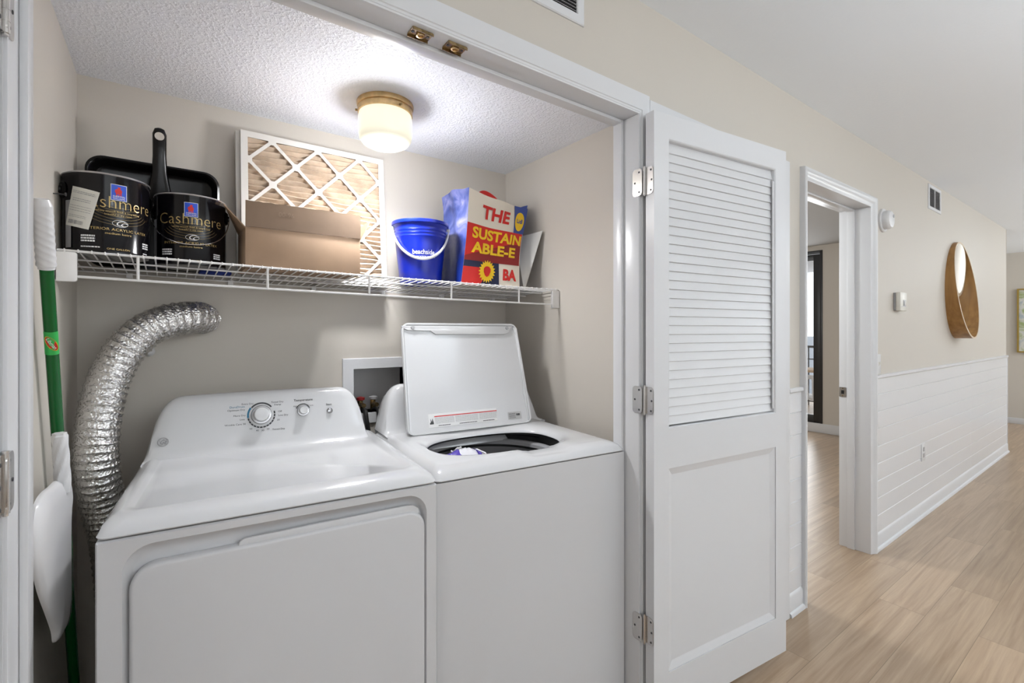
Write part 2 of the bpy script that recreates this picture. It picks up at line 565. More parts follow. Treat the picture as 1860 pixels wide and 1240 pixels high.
def arc_strip(bm, fn, cu, cv, ru, rv, wd, a0, a1, n=24, l=0):
    outer = [fn(cu + ru * math.cos(R(a0 + (a1 - a0) * k / n)), cv + rv * math.sin(R(a0 + (a1 - a0) * k / n)), l) for k in range(n + 1)]
    inner = [fn(cu + (ru - wd) * math.cos(R(a0 + (a1 - a0) * k / n)), cv + (rv - wd) * math.sin(R(a0 + (a1 - a0) * k / n)), l) for k in range(n + 1)]
    loft(bm, [outer, inner], closed=False)


# ------------------------------------------------------------------ room numbers
YW = 1.045      # hallway side of the long wall
YI = 1.138      # closet side of the long wall
CH = 2.44       # hallway ceiling
XL, XR, YB, CC = -0.228, 1.389, 1.975, 2.122   # closet
OL, OR_, OT = -0.197, 1.269, 2.052             # closet opening

# ------------------------------------------------------------------ shell
struct_box('floor', (-2.0, 10.0, -2.1, 5.2, -0.1, 0.0), M_floor)
struct_box('ceiling_hall', (-2.0, 10.0, -2.1, YW, CH, CH + 0.1), M_ceil)
struct_box('ceiling_living_room', (7.457, 10.0, YW, 1.7, CH, CH + 0.1), M_ceil)
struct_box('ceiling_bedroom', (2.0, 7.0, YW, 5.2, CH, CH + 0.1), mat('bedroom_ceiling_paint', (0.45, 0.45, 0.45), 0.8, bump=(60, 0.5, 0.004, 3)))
struct_box('ceiling_closet', (XL - 0.1, XR + 0.1, YI - 0.02, YB + 0.1, CC, CC + 0.1), M_popcorn)

# long hallway wall, built around its three openings
bm = bm_new()
D3L, D3R, D3T = 1.385, 2.262, 2.05      # closed door next to the closet (behind the open leaf)
D2L, D2R, D2T = 2.53, 3.378, 2.064      # bedroom doorway
WE = 7.457
box(bm, -2.0, OL - 0.015, YW, YI, 0, CH)
box(bm, OL - 0.015, OR_ + 0.015, YW, YI, OT + 0.015, CH)
box(bm, OR_ + 0.015, D3L, YW, YI, 0, CH)
box(bm, D3L, D3R, YW, YI, D3T, CH)
box(bm, D3R, D2L - 0.015, YW, YI, 0, CH)
box(bm, D2L - 0.015, D2R + 0.015, YW, 1.19, D2T + 0.015, CH)
box(bm, D2R + 0.015, WE, YW, 1.19, 0, CH)
struct('wall_hall', bm, M_wall)

struct_box('wall_closet_left', (XL - 0.09, XL, YI, YB + 0.1, 0, CC), M_wall)
struct_box('wall_closet_right', (XR, XR + 0.09, YI, YB + 0.1, 0, CC), M_wall)
# back wall with the hole of the washing machine outlet box
bm = bm_new()
WB = (0.620, 0.86, 0.985, 1.170)
box(bm, XL, WB[0], YB, YB + 0.1, 0, CC); box(bm, WB[1], XR, YB, YB + 0.1, 0, CC)
box(bm, WB[0], WB[1], YB, YB + 0.1, 0, WB[2]); box(bm, WB[0], WB[1], YB, YB + 0.1, WB[3], CC)
struct('wall_closet_back', bm, M_wall)
# opposite side of the hallway with two windows and a glazed bay, living room end
bm = bm_new()
y0, y1 = -1.96, -1.86
for a, b_, z0, z1 in ((-2, -0.4, 0, CH), (-0.4, 1.6, 0, .8), (-0.4, 1.6, 2.1, CH), (1.6, 3.7, 0, CH), (3.7, 6.3, 0, .7), (3.7, 6.3, 2.2, CH),
                      (6.3, 7.75, 0, CH), (7.75, 9.65, 0, .25), (7.75, 9.65, 2.35, CH), (9.65, 10, 0, CH)):
    box(bm, a, b_, y0, y1, z0, z1)
struct('wall_opposite', bm, M_wall)
for k, (a, b_, z0, z1) in enumerate(((-0.4, 1.6, .8, 2.1), (3.7, 6.3, .7, 2.2), (7.75, 9.65, .25, 2.35))):
    r_ = sroot('window_%d' % (k + 1))
    bm = bm_new()
    n = 6 if k == 0 else 3
    for i in range(n + 1):
        x = a + (b_ - a) * i / n
        box(bm, x - 0.02, x + 0.02, y0 + 0.02, y1 + 0.01, z0, z1)
    for z in (z0, z1):
        box(bm, a - 0.02, b_ + 0.02, y0 + 0.015, y1 + 0.015, z - 0.025, z + 0.025)
    obj('window_frame', bm, M_trim, r_)
struct_box('wall_left', (-2.1, -2.0, -1.96, YI, 0, CH), M_wall)
struct_box('wall_living_room', (9.8, 9.9, -1.96, 1.75, 0, CH), M_wall)
struct_box('wall_living_room_side', (WE, 9.8, 1.65, 1.75, 0, CH), M_wall)
struct_box('baseboard_living_room', (9.785, 9.8, -1.85, 1.65, 0, 0.085), M_trim, 0.003)
# bedroom
bm = bm_new()
SX = 6.88
box(bm, SX, SX + 0.12, 1.19, 2.63, 0, CH); box(bm, SX, SX + 0.12, 4.8, 5.2, 0, CH)
box(bm, SX, SX + 0.12, 2.63, 4.8, 2.375, CH); box(bm, SX, SX + 0.12, 2.63, 4.8, 0, 0.03)
struct('wall_bedroom_end', bm, M_wall)
struct_box('wall_bedroom_far', (2.0, SX, 5.1, 5.2, 0, CH), M_wall)
struct_box('wall_bedroom_near', (2.0, 2.1, 2.0, 5.1, 0, CH), M_wall)
struct_box('wall_bedroom_side', (XR + 0.1, 2.1, YB + 0.1, YB + 0.2, 0, CH), M_wall)
bm = bm_new(); box(bm, SX - 0.014, SX, 1.2, 5.1, 0, 0.12)
struct('baseboard_bedroom', bm, M_trim, bev=0.003)

# hallway wainscot of narrow boards
def shiplap(bm, x0, x1, ztop, n, joints=()):
    h = (ztop - 0.098) / n
    xs = [x0] + list(joints) + [x1]
    for a, b_ in zip(xs, xs[1:]):
        for i in range(n):
            z = 0.098 + i * h
            g = 0.0030
            prism(bm, [(YW, z), (YW - 0.004, z), (YW - 0.008, z + g), (YW - 0.008, z + h - g), (YW - 0.004, z + h), (YW, z + h)], 'x', a + 0.0008, b_ - 0.0008)
bm = bm_new(); shiplap(bm, D2R + 0.055, WE, 1.045, 9, (5.83,))
struct('wainscot_hall', bm, M_ship, smooth=0)
bm = bm_new(); shiplap(bm, D3R + 0.072, D2L - 0.055, 1.045, 9)
struct('wainscot_between_doors', bm, M_ship, smooth=0)
def cap_rail(bm, a, b_):
    prism(bm, [(YW, 1.038), (YW - 0.016, 1.038), (YW - 0.019, 1.042), (YW - 0.019, 1.054), (YW - 0.015, 1.058), (YW, 1.058)], 'x', a, b_)
bm = bm_new(); cap_rail(bm, D2R + 0.055, WE + 0.004); struct('trim_1', bm, M_trim)
bm = bm_new(); cap_rail(bm, D3R + 0.072, D2L - 0.055); struct('trim_2', bm, M_trim)
def base(bm, a, b_):
    prism(bm, [(YW, 0), (YW - 0.027, 0), (YW - 0.0265, 0.008), (YW - 0.023, 0.015), (YW - 0.015, 0.019), (YW - 0.014, 0.085), (YW - 0.010, 0.094), (YW - 0.006, 0.098), (YW, 0.098)], 'x', a, b_)
bm = bm_new(); base(bm, D2R + 0.055, WE + 0.01); struct('baseboard_hall', bm, M_trim)
bm = bm_new(); base(bm, D3R + 0.072, D2L - 0.055); struct('baseboard_between_doors', bm, M_trim)
bm = bm_new(); box(bm, WE - 0.012, WE + 0.006, YW - 0.012, 1.19, 0, 1.04); struct('trim_3', bm, M_trim, bev=0.002)
bm = bm_new(); box(bm, WE - 0.003, WE + 0.004, YW - 0.003, 1.19, 1.06, CH); struct('trim_4', bm, M_wall, bev=0.001)

# casings: profile given as (distance from opening edge, thickness)
def casing(bm, xl, xr, zt, prof, y=YW):
    rings = []
    # path: left foot -> left top -> right top -> right foot with mitres
    for (cx, cz, sx_, sz_) in ((xl, 0, -1, 0), (xl, zt, -1, 1), (xr, zt, 1, 1), (xr, 0, 1, 0)):
        rings.append([(cx + sx_ * d, y - t, cz + sz_ * d) for d, t in prof])
    loft(bm, rings, True, True, True)
P_flat = [(0.004, 0), (0.004, 0.010), (0.006, 0.013), (0.012, 0.0135), (0.014, 0.016), (0.060, 0.020), (0.066, 0.020), (0.068, 0.017), (0.068, 0)]
P_round = [(0.004, 0.0), (0.004, 0.010), (0.012, 0.0115), (0.025, 0.018), (0.036, 0.026), (0.045, 0.030), (0.052, 0.029), (0.056, 0.024), (0.057, 0.0)]
# closet casing: the right leg is ripped narrow where it meets the next door's casing
bm = bm_new()
rings = []
for (cx, cz, k) in ((OL, 0, 0), (OL, OT, 1), (OR_, OT, 2), (OR_, 0, 3)):
    ring = []
    for d, t in P_flat:
        dx = d if k < 2 else min(d, 0.0455)
        dz = d if k in (1, 2) else 0
        ring.append((cx + (-dx if k < 2 else dx), YW - t, cz + dz))
    rings.append(ring)
loft(bm, rings, True, True, True)
struct('trim_5', bm, M_trim)
bm = bm_new(); casing(bm, D3L, D3R, D3T - 0.008, [(d, t * 0.95) for d, t in P_flat]); struct('trim_6', bm, M_trim)
bm = bm_new(); casing(bm, D2L, D2R, D2T, P_round); struct('trim_7', bm, M_trim)
# closet jambs + stops
bm = bm_new()
T = 0.015
box(bm, OL - T, OL, YW - 0.012, YI, 0, OT); box(bm, OR_, OR_ + T, YW - 0.012, YI, 0, OT); box(bm, OL - T, OR_ + T, YW - 0.012, YI, OT, OT + T)
struct('trim_8', bm, M_trim, bev=0.0015)
bm = bm_new()
S = 0.011
box(bm, OL, OL + S, 1.098, YI - 0.002, 0, OT); box(bm, OR_ - S, OR_, 1.098, YI - 0.002, 0, OT); box(bm, OL + S, OR_ - S, 1.098, YI - 0.002, OT - S, OT)
struct('trim_9', bm, M_trim, bev=0.0015)
# bedroom doorway jamb + stop
bm = bm_new()
box(bm, D2L - T, D2L, YW - 0.01, 1.20, 0, D2T); box(bm, D2R, D2R + T, YW - 0.01, 1.20, 0, D2T); box(bm, D2L - T, D2R + T, YW - 0.01, 1.20, D2T, D2T + T)
struct('trim_10', bm, M_trim, bev=0.0015)
bm = bm_new()
box(bm, D2L, D2L + S, 1.115, 1.155, 0, D2T); box(bm, D2R - S, D2R, 1.115, 1.155, 0, D2T); box(bm, D2L + S, D2R - S, 1.115, 1.155, D2T - S, D2T)
struct('trim_11', bm, M_trim, bev=0.002)
# strike plate on the bedroom jamb
st = thing('strike_plate', 'small metal strike plate on the bedroom doorway jamb', 'strike plate', (D2R - 0.001, 1.178, 0.95))
bm = bm_new(); prism(bm, rrect(-0.017, 0.020, -0.03, 0.03, 0.005), 'x', 0.0, -0.002); obj('plate', bm, M_nick, st)
bm = bm_new(); box(bm, -0.0035, -0.002, -0.006, 0.009, -0.011, 0.011); obj('latch_hole_shade', bm, M_dark, st)  # dark block on the plate, its colour stands for the hole's shade
bm = bm_new()
for z in (-0.022, 0.022): lathe(bm, [(0.0035, 0), (0.003, -0.001)], 12, (-0.002, 0.0015, z), 'x')
obj('screw', bm, M_brassd, st)

# ------------------------------------------------------------------ hinges and doors
def hinge_leafs(parent, s, name='hinge'):
    """three butt hinges in door coordinates: pin at origin, door edge on local x>0"""
    for zc in (1.822, 1.100, 0.345):
        bm = bm_new()
        hh = 0.045
        # leaf on the door edge (plane x=const at door edge, runs along y)
        def leaf(pts_y0, pts_y1, x):
            pr = rrect(pts_y0, pts_y1, zc - hh, zc + hh, 0.012, 4)
            prism(bm, pr, 'x', x - 0.0012, x + 0.0012)
        leaf(-0.034, 0.002, s * 0.0045)
        tube(bm, [(0, 0, zc - hh), (0, 0, zc + hh)], 0.0052, 12)
        for k in range(1, 5):
            z = zc - hh + 2 * hh * k / 5
            tube(bm, [(0, 0, z - 0.0006), (0, 0, z + 0.0006)], 0.0056, 12)
        tube(bm, [(0, 0, zc - hh - 0.004), (0, 0, zc - hh)], 0.0035, 10)
        tube(bm, [(0, 0, zc + hh), (0, 0, zc + hh + 0.004)], 0.0045, 10)
        h = obj(name, bm, M_nick, parent)
        h['label'] = 'satin nickel butt hinge'
        bm = bm_new()
        for (y, z) in ((-0.025, -0.033), (-0.028, 0.0), (-0.025, 0.033)):
            lathe(bm, [(0.0036, -s * 0.0012), (0.0028, -s * 0.0022), (0.0012, -s * 0.0018)], 10, (s * 0.0045, y, zc + z), 'x')
        obj('screw', bm, M_dgrey, h)


def jamb_leaf(parent, x, s, y0, y1):
    for zc in (1.822, 1.100, 0.345):
        bm = bm_new()
        prism(bm, rrect(y0, y1, zc - 0.045, zc + 0.045, 0.012, 4), 'x', x, x + s * 0.0022)
        h = obj('hinge_leaf', bm, M_nick, parent); h.matrix_parent_inverse = (Matrix.Translation(parent.location) @ parent.rotation_euler.to_matrix().to_4x4()).inverted(); h['label'] = 'satin nickel hinge leaf'
        bm = bm_new()
        for (y, z) in ((0.30, -0.033), (0.75, 0.0), (0.30, 0.033)):
            lathe(bm, [(0.0036, s * 0.0022), (0.0028, s * 0.0032), (0.001, s * 0.0028)], 10, (x, y0 + (y1 - y0) * y, zc + z), 'x')
        obj('screw', bm, M_dgrey, h)


def closet_door(name, loc, rotz, s):
    """s=+1: leaf extends to +x. Visible (closet) face is y=-0.036, hidden face y=0."""
    d = sroot(name, loc, rotz)
    W, ZB, ZT, TH = 0.733, 0.048, 2.046, 0.036
    U0, U1, L0, L1, P0, P1 = 0.068, 0.664, 1.004, 1.966, 0.197, 0.872
    e = 0.006
    def X(u): return s * (e + u)
    def sb(bm, a, b_, y0, y1, z0, z1):
        x0, x1 = sorted((X(a), X(b_)))
        box(bm, x0, x1, y0, y1, z0, z1)
    bm = bm_new()
    sb(bm, 0, U0, -TH, 0, ZB, ZT); sb(bm, U1, W, -TH, 0, ZB, ZT)
    sb(bm, U0, U1, -TH, 0, ZB, P0); sb(bm, U0, U1, -TH, 0, P1, L0); sb(bm, U0, U1, -TH, 0, L1, ZT)
    obj('door_frame', bm, M_trim, d)
    # beaded edges round the two panels
    bm = bm_new()
    for (a, b_, z0, z1) in ((U0, U1, L0, L1),):
        prof = [(0.0, -TH + 0.001), (0.002, -TH + 0.0005), (0.005, -TH + 0.004), (0.005, -0.006), (0, -0.006)]
        rings = []
        for (cu, cz, su, sz) in ((a, z0, 1, 1), (b_, z0, -1, 1), (b_, z1, -1, -1), (a, z1, 1, -1)):
            rings.append([(X(cu + su * p), y, cz + sz * p) for p, y in prof])
        rings.append(rings[0])
        loft(bm, rings)
    obj('panel_bead', bm, M_trim, d)
    # lower raised panel
    bm = bm_new()
    rings = []
    for inset, y in ((0.001, -0.0335), (0.004, -0.0325), (0.024, -0.0255), (0.026, -0.0250)):
        rings.append([(X(u), y, z) for u, z in ((U0 + inset, P0 + inset), (U1 - inset, P0 + inset), (U1 - inset, P1 - inset), (U0 + inset, P1 - inset))])
    loft(bm, rings, True, False, True)
    box(bm, *sorted((X(U0 + .005), X(U1 - .005))), -0.02, -0.012, P0, P1)
    obj('lower_panel', bm, M_trim, d, smooth=0)
    # louvers
    bm = bm_new()
    n = 31
    pitch = (L1 - L0 - 0.02) / n
    for i in range(n):
        zc = L0 + 0.012 + pitch * (i + 0.5)
        # slat cross-section in (y,z): outer (visible) edge low, inner edge high
        hw, t = 0.0185, 0.0036
        cy = -TH / 2
        dy, dz = math.cos(R(79)) * hw, math.sin(R(79)) * hw
        ny, nz = math.sin(R(79)) * t, math.cos(R(79)) * t
        pr = [(cy - dy - ny, zc - dz + nz), (cy - dy - ny * .2, zc - dz - nz * 0.6), (cy - dy + ny, zc - dz - nz), (cy + dy + ny, zc + dz - nz), (cy + dy - ny, zc + dz + nz)]
        x0, x1 = sorted((X(U0 + .004), X(U1 - .004)))
        prism(bm, pr, 'x', x0, x1)
    o = obj('louver_slats', bm, M_trim, d, smooth=0)
    # tilt rod notch strip on the lock side
    bm = bm_new(); sb(bm, U1 - 0.014, U1 - 0.006, -TH + 0.004, -TH + 0.007, L0 + 0.02, L1 - 0.05); obj('louver_edge_strip', bm, M_trim, d)
    hinge_leafs(d, s)
    return d


dA = closet_door('door_1', (OR_ + 0.006, YW - 0.030, 0), -6.3, 1)
dB = closet_door('door_2', (OL - 0.001, YW - 0.020, 0), 6.3, -1)
jamb_leaf(dA, OR_, -1, YW - 0.026, YW + 0.013)
jamb_leaf(dB, OL, 1, YW - 0.026, YW + 0.013)

# closed door next to the closet
d3 = sroot('door_3')
bm = bm_new(); box(bm, D3L + 0.003, D3R - 0.003, YW + 0.002, YW + 0.037, 0.012, D3T - 0.003); obj('door_slab', bm, M_trim, d3, bev=0.001)
for zc in (1.822, 1.100, 0.345):
    bm = bm_new()
    tube(bm, [(D3R - 0.002, YW - 0.014, zc - 0.045), (D3R - 0.002, YW - 0.014, zc + 0.045)], 0.0055, 12)
    for s_ in (-1, 1):
        box(bm, D3R - 0.002 - (0.012 if s_ < 0 else 0), D3R - 0.002 + (0.012 if s_ > 0 else 0), YW - 0.017, YW - 0.0145, zc - 0.043, zc + 0.043)
    h = obj('hinge', bm, M_nick, d3); h['label'] = 'satin nickel butt hinge'

# ball catches under the header
for i, x in enumerate((0.497, 0.592)):
    t = thing('ball_catch', 'tarnished brass ball catch on the closet header, %s' % ('the left one' if i == 0 else 'the right one'), 'door catch', (x, 1.066, OT), 0, 'ball catches')
    bm = bm_new(); prism(bm, rrect(-0.027, 0.027, -0.017, 0.017, 0.002, 2), 'z', -0.0025, 0.0)
    for s_ in (-1, 1): box(bm, -0.027, 0.027, s_ * 0.017 - 0.001, s_ * 0.017 + 0.001, -0.008, -0.002)
    obj('catch_plate', bm, M_brassd, t)
    bm = bm_new(); lathe(bm, [(0.011, -0.0025), (0.0105, -0.007), (0.007, -0.008), (0.006, -0.0045)], 20); obj('ball_cup', bm, M_brass, t)
    bm = bm_new()
    for s_ in (-1, 1): lathe(bm, [(0.004, -0.0025), (0.003, -0.004)], 10, (s_ * 0.020, 0, 0))
    obj('screw', bm, M_dgrey, t)

# ------------------------------------------------------------------ sliding door and balcony
sd = sroot('door_4')
bm = bm_new()
box(bm, SX - 0.01, SX + 0.10, 2.63, 2.66, 0.03, 2.375); box(bm, SX - 0.01, SX + 0.10, 4.77, 4.80, 0.03, 2.375)
box(bm, SX - 0.01, SX + 0.10, 2.66, 4.77, 2.335, 2.375); box(bm, SX - 0.01, SX + 0.10, 2.66, 4.77, 0.03, 0.10)
obj('outer_frame', bm, M_frame, sd, bev=0.002)
for k, (a, b_, x) in enumerate(((2.66, 3.75, SX + 0.015), (3.68, 4.77, SX + 0.055))):
    bm = bm_new()
    f = 0.085
    box(bm, x, x + 0.035, a, a + f, 0.105, 2.33); box(bm, x, x + 0.035, b_ - f, b_, 0.105, 2.33)
    box(bm, x, x + 0.035, a + f, b_ - f, 2.25, 2.33); box(bm, x, x + 0.035, a + f, b_ - f, 0.105, 0.22)
    s_ = obj('sliding_sash', bm, M_frame, sd, bev=0.002)
    bm = bm_new(); box(bm, x + 0.012, x + 0.018, a + f, b_ - f, 0.22, 2.25); obj('glass_pane', bm, M_glass, s_)
struct_box('balcony_floor', (7.0, 9.4, 1.75, 5.6, -0.12, -0.02), M_deck)
struct_box('balcony_ceiling', (7.0, 9.4, 1.75, 5.6, 2.38, 2.5), M_ceil)
rl = thing('balcony_railing', 'dark metal balcony railing with thin upright bars outside the sliding door', 'railing', (9.3, 3.7, -0.02))
bm = bm_new(); box(bm, -0.02, 0.02, -1.9, 1.9, 1.04, 1.08); box(bm, -0.012, 0.012, -1.9, 1.9, 0.83, 0.85); box(bm, -0.012, 0.012, -1.9, 1.9, 0.08, 0.10); obj('rail', bm, M_frame, rl)
bm = bm_new()
k = -1.9
while k <= 1.9:
    box(bm, -0.008, 0.008, k - 0.008, k + 0.008, 0.0, 1.05); k += 0.11
obj('baluster', bm, M_frame, rl)
tb = thing('patio_table', 'patio table with a tan wooden top on the balcony', 'table', (8.35, 3.50, -0.02))
bm = bm_new(); box(bm, -0.32, 0.32, -0.45, 0.45, 0.70, 0.735); obj('tabletop', bm, M_teak, tb, bev=0.004)
for sx_ in (-1, 1):
    for sy_ in (-1, 1):
        bm = bm_new(); box(bm, sx_ * 0.27 - 0.02, sx_ * 0.27 + 0.02, sy_ * 0.39 - 0.02, sy_ * 0.39 + 0.02, 0, 0.70); obj('leg', bm, M_plw, tb)
ch = thing('patio_chair', 'white slatted patio chair in front of the balcony table', 'chair', (7.62, 3.12, -0.02), 12)
bm = bm_new(); box(bm, -0.24, 0.24, -0.25, 0.25, 0.36, 0.40)
obj('seat', bm, M_plw, ch, bev=0.005)
bm = bm_new()
for k in range(6):
    y = -0.22 + 0.088 * k
    prism(bm, [(-0.24, 0.38), (-0.22, 0.38), (-0.29, 0.70), (-0.31, 0.70)], 'y', y - 0.022, y + 0.022)
prism(bm, [(-0.285, 0.66), (-0.265, 0.66), (-0.285, 0.72), (-0.305, 0.72)], 'y', -0.25, 0.25)
obj('backrest', bm, M_plw, ch)
for sx_ in (-1, 1):
    for sy_ in (-1, 1):
        bm = bm_new(); tube(bm, [(sx_ * 0.26, sy_ * 0.25, 0), (sx_ * 0.22, sy_ * 0.22, 0.37)], 0.018, 10); obj('leg', bm, M_plw, ch)
for sy_ in (-1, 1):
    bm = bm_new(); box(bm, -0.26, 0.22, sy_ * 0.26 - 0.02, sy_ * 0.26 + 0.02, 0.58, 0.60); box(bm, 0.18, 0.21, sy_ * 0.26 - 0.015, sy_ * 0.26 + 0.015, 0.36, 0.58); obj('armrest', bm, M_plw, ch)
bm = bm_new(); box(bm, 60, 2600, -1500, 2500, -30, -29)
tag(obj('sea', bm, M_sea), 'grey-blue sea seen past the balcony railing', 'sea', kind='stuff')

# ------------------------------------------------------------------ hallway wall things
def louvre_grille(name, label, x0, x1, z0, z1, rows, vertical=False, cols=1, fr=0.022):
    t = thing(name, label, 'vent', ((x0 + x1) / 2, YW, (z0 + z1) / 2))
    hx, hz = (x1 - x0) / 2, (z1 - z0) / 2
    bm = bm_new()
    rings = []
    for ins, y in ((0, 0.0), (0, -0.004), (0.003, -0.007), (fr - 0.003, -0.007), (fr, -0.004), (fr, 0.0)):
        rings.append([(-hx + ins, y, -hz + ins), (hx - ins, y, -hz + ins), (hx - ins, y, hz - ins), (-hx + ins, y, hz - ins)])
    loft(bm, rings); obj('grille_frame', bm, M_trim, t)
    bm = bm_new(); box(bm, -hx + fr, hx - fr, -0.0008, -0.0002, -hz + fr, hz - fr); obj('duct_shade_sheet', bm, M_dark, t)  # dark sheet laid on the wall in place of the shaded duct
    bm = bm_new()
    ix, iz = hx - fr, hz - fr
    n = rows
    for i in range(n):
        z = -iz + 2 * iz * (i + 0.5) / n
        q = iz / n * 0.42
        prism(bm, [(-0.006, z - q), (-0.0055, z - q + 0.0012), (-0.001, z + q * 0.6), (-0.0015, z + q * 0.6 - 0.0014)], 'x', -ix, ix)
    for i in range(1, cols):
        x = -ix + 2 * ix * i / cols
        box(bm, x - 0.004, x + 0.004, -0.0065, -0.001, -iz, iz)
    obj('grille_slats', bm, M_trim, t)
    return t
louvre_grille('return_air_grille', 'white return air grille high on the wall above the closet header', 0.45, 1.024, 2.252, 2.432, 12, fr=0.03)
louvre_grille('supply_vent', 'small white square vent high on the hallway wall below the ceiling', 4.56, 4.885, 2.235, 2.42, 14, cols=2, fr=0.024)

al = thing('smoke_alarm', 'round white smoke alarm on the hallway wall right of the bedroom doorway', 'smoke alarm', (3.60, YW, 2.013))
bm = bm_new(); lathe(bm, [(0.001, 0), (0.072, 0), (0.072, 0.010), (0.068, 0.014), (0.001, 0.014)], 40, axis='y', cap=False); obj('mounting_base', bm, M_plw, al)
bm = bm_new(); lathe(bm, [(0.056, 0.014), (0.058, 0.030), (0.055, 0.042), (0.048, 0.050), (0.03, 0.054), (0.001, 0.055)], 40, axis='y', cap=False); obj('alarm_body', bm, M_plw, al)
bm = bm_new(); lathe(bm, [(0.010, 0.053), (0.010, 0.057), (0.001, 0.058)], 20, (0.015, 0, 0.02), axis='y', cap=False); obj('test_button', bm, M_plg, al)

th = thing('thermostat', 'small cream thermostat on the hallway wall between smoke alarm and mirror', 'thermostat', (3.87, YW, 1.517))
bm = bm_new(); box(bm, -0.062, 0.062, -0.012, 0, -0.058, 0.058); obj('back_plate', bm, M_grey, th, bev=0.002)
bm = bm_new(); box(bm, -0.064, 0.064, -0.038, -0.012, -0.060, 0.060); obj('cover', bm, mat('cream_plastic', (0.72, 0.70, 0.64), 0.35), th, bev=0.006)
bm = bm_new(); box(bm, -0.01, 0.038, -0.040, -0.038, -0.03, 0.012); obj('dial_window', bm, M_plg, th, bev=0.001)
bm = bm_new(); box(bm, -0.045, 0.05, -0.0405, -0.038, -0.035, -0.030); box(bm, 0.0, 0.02, -0.043, -0.038, -0.024, 0.004); obj('setting_lever', bm, M_plw, th)

sw = thing('light_switch', 'white light switch plate just above the wainscot beside the bedroom doorway', 'light switch', (3.50, YW, 1.125))
bm = bm_new(); box(bm, -0.057, 0.057, -0.007, 0, -0.060, 0.060); obj('wall_plate', bm, M_plw, sw, bev=0.003)
bm = bm_new()
for x in (-0.023, 0.023): prism(bm, [(-0.007, -0.012), (-0.016, 0.004), (-0.016, 0.010), (-0.007, 0.012)], 'x', x - 0.005, x + 0.005)
obj('toggle', bm, mat('cream_plastic', (0.7, 0.68, 0.6), 0.35), sw)
ou = thing('power_outlet', 'white power outlet low in the hallway wainscot', 'power outlet', (4.40, YW - 0.008, 0.455))
bm = bm_new(); box(bm, -0.038, 0.038, -0.006, 0, -0.062, 0.062); obj('wall_plate', bm, M_plw, ou, bev=0.002)
bm = bm_new()
for z in (-0.022, 0.022): prism(bm, rrect(-0.016, 0.016, z - 0.015, z + 0.015, 0.008), 'y', -0.008, -0.006)
obj('socket', bm, M_plg, ou)

# mirror: bent-veneer ring that grows deeper towards the bottom
mr_ = thing('wall_mirror', 'oval mirror in a deep bent-wood band on the hallway wall', 'mirror', (5.35, YW, 1.665))
n = 96
A_, B_ = 0.335, 0.40
def dep(z): return 0.028 + (B_ - z) / (2 * B_) * 0.085
bm = bm_new()
rings = []
for k in range(n + 1):
    a = 2 * PI * k / n
    c_, s_ = math.cos(a), math.sin(a)
    zz = B_ * s_
    d_ = dep(zz)
    o_, i_ = 1.0, 1 - 0.010 / B_
    rings.append([(A_ * c_ * o_, 0, B_ * s_ * o_), (A_ * c_ * o_, -d_, B_ * s_ * o_), (A_ * c_ * i_, -d_, B_ * s_ * i_), (A_ * c_ * i_, 0, B_ * s_ * i_)])
loft(bm, rings[:-1] + [rings[0]]); obj('wooden_band', bm, M_wood, mr_)
bm = bm_new()
rings = []
for k in range(n + 1):
    a = 2 * PI * k / n; c_, s_ = math.cos(a), math.sin(a); d_ = dep(B_ * s_) + 0.0015
    rings.append([(A_ * c_ * 1.003, -d_ + 0.003, B_ * s_ * 1.003), (A_ * c_ * 1.003, -d_, B_ * s_ * 1.003), (A_ * c_ * .972, -d_, B_ * s_ * .972), (A_ * c_ * .972, -d_ + 0.003, B_ * s_ * .972)])
loft(bm, rings[:-1] + [rings[0]])
o = obj('edge_banding', bm, mat('pale_edge_banding', (0.62, 0.50, 0.36), 0.5), mr_); o['label'] = 'pale edge banding'
bm = bm_new(); loft(bm, [[(A_ * f * math.cos(2 * PI * k / n), -0.003 - 0.028 * f * f, B_ * f * math.sin(2 * PI * k / n)) for k in range(n)] for f in (0.97, .9, .8, .7, .6, .5, .4, .3, .2, .1)], True, False, True)
obj('mirror_glass', bm, M_mirror, mr_, smooth=20)

pic = thing('framed_painting', 'framed abstract painting in a thin gold frame on the far living room wall', 'painting', (9.8, 0.79, 1.47))
bm = bm_new()
rings = []
for ins, x in ((0, 0), (0, -0.04), (0.018, -0.04), (0.018, -0.012), (0.0, 0)):
    rings.append([(x, -0.47 + ins, -0.45 + ins), (x, 0.47 - ins, -0.45 + ins), (x, 0.47 - ins, 0.45 - ins), (x, -0.47 + ins, 0.45 - ins)])
loft(bm, rings[:-1]); obj('picture_frame', bm, M_goldf, pic, smooth=0)
bm = bm_new(); box(bm, -0.02, -0.005, -0.455, 0.455, -0.435, 0.435); obj('canvas', bm, M_paint, pic)

